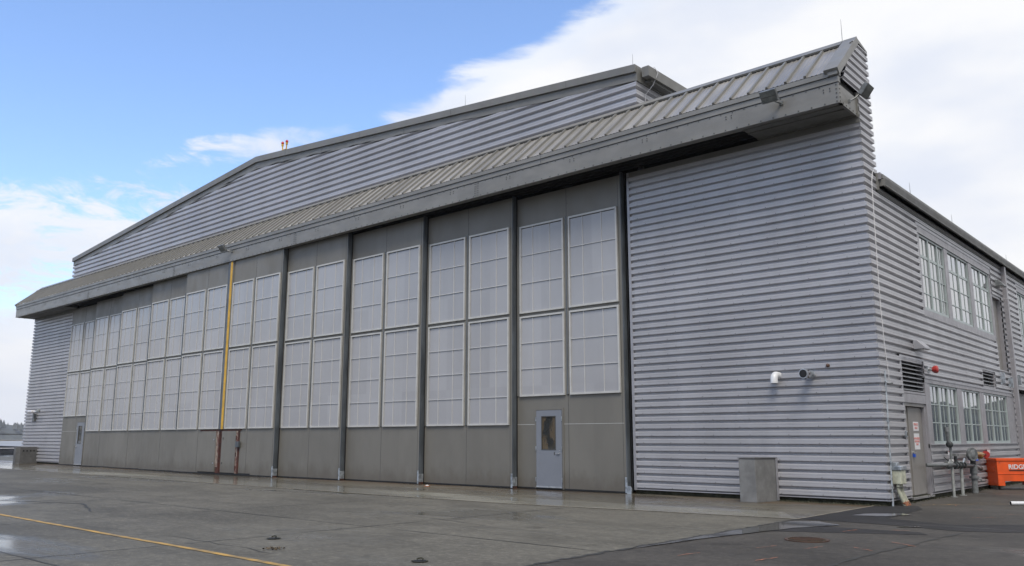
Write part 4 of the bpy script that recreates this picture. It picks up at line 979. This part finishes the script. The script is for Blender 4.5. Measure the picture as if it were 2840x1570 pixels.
# hills, one near layer of wooded ridge on the far shore and unseen woods: some mirrored in the glass, one ridge raised to block sky light
def ridge(mb, pts, hfun, k, R, step=6):
    prev = None
    for (a, b) in zip(pts, pts[1:]):
        a = Vector((a[0], a[1], 0)); b = Vector((b[0], b[1], 0)); n = max(1, int((b - a).length / step)); inw = Vector((-(b - a).y, (b - a).x, 0)).normalized()
        for i in range(n):
            p = a + (b - a) * i / n; h = hfun(p)
            cur = (p + Vector((0, 0, -1)), p + inw * 10 + Vector((0, 0, h * .55)), p + inw * 25 + Vector((0, 0, h)), p + inw * 70 + Vector((0, 0, h * .7)))
            if prev:
                for q in range(3): mb.poly([prev[q], cur[q], cur[q + 1], prev[q + 1]], k)
            prev = cur
mb = MB(); R4 = random.Random(5)
def hl(p): return 24 + 5 * math.sin(p.y * .012) + 3 * math.sin(p.y * .041 + 1)
ridge(mb, [(-1150, -1600), (-1150, 1600)], hl, 'hill', R4, 12)
for i in range(700):          # conifers breaking the skyline
    y = R4.uniform(-200, 1000); x = -1175 + R4.uniform(-22, 22); b = hl(Vector((0, y, 0))); h = R4.uniform(3, 7.5); r = h * .5
    b -= 2
    for a in range(5):
        a0 = a * 1.2566; a1 = a0 + 1.2566; mb.poly([(x + r * math.cos(a0), y + r * math.sin(a0), b - 3), (x + r * math.cos(a1), y + r * math.sin(a1), b - 3), (x, y, b + h)], 'hill')
tag(mb.build('hills'), kind='structure')
mb = MB()
ridge(mb, [(4, 118), (30, 100), (110, 92)], lambda p: 6.5 + 1.6 * math.sin(p.x * .35) + R4.uniform(-1.2, 1.2), 'hill', R4, 1.5)
ridge(mb, [(150, -150), (170, 400)], lambda p: 9 + 2 * math.sin(p.y * .05) + 2 * math.sin(p.y * .3) + R4.uniform(-1.5, 1.5), 'hill', R4, 3)
ridge(mb, [(-210, -190), (-60, -95), (150, -110)][::-1], lambda p: 17 + 3 * math.sin(p.x * .06) + R4.uniform(-1.5, 1.5), 'hill', R4, 3)  # unseen ridge, raised to cut low sky light on the cladding
# (faces both ways, so turn the band towards the apron too)
tag(mb.build('hills'), kind='structure')
# overhead line in the distance
t = thing('utility_line', 'dark overhead line crossing in front of the wooded shore at far left', 'cable')
mb = MB(); mb.tube([(-140, -40, 2.2), (-140, 20, 2.15), (-140, 60, 2.1), (-140, 160, 2.1)], .07, 'black', 6); mb.build('cable', t)
mb = MB()
for y in (-40, 160): mb.tube([(-140, y, 0), (-140, y, 3)], .12, 'bark', 8)
mb.build('post', t)

# ------------------------------------------------------------------ haze over the bay
hm = bpy.data.materials.new('haze_air'); hm.use_nodes = True; t_ = NT(hm.node_tree)
t_.n.remove(t_.n['Principled BSDF']); pv = t_.add('ShaderNodeVolumePrincipled'); pv.inputs['Color'].default_value = (.97, .98, 1, 1); pv.inputs['Density'].default_value = .00022; pv.inputs['Anisotropy'].default_value = .2
t_.link(pv.outputs[0], t_.n['Material Output'].inputs['Volume']); M['haze'] = hm
mb = MB(); mb.box(-1260, 900, -2600, 2600, -1.3, 60, 'haze'); tag(mb.build('haze'), 'thin pale haze over the bay', 'haze', kind='stuff')
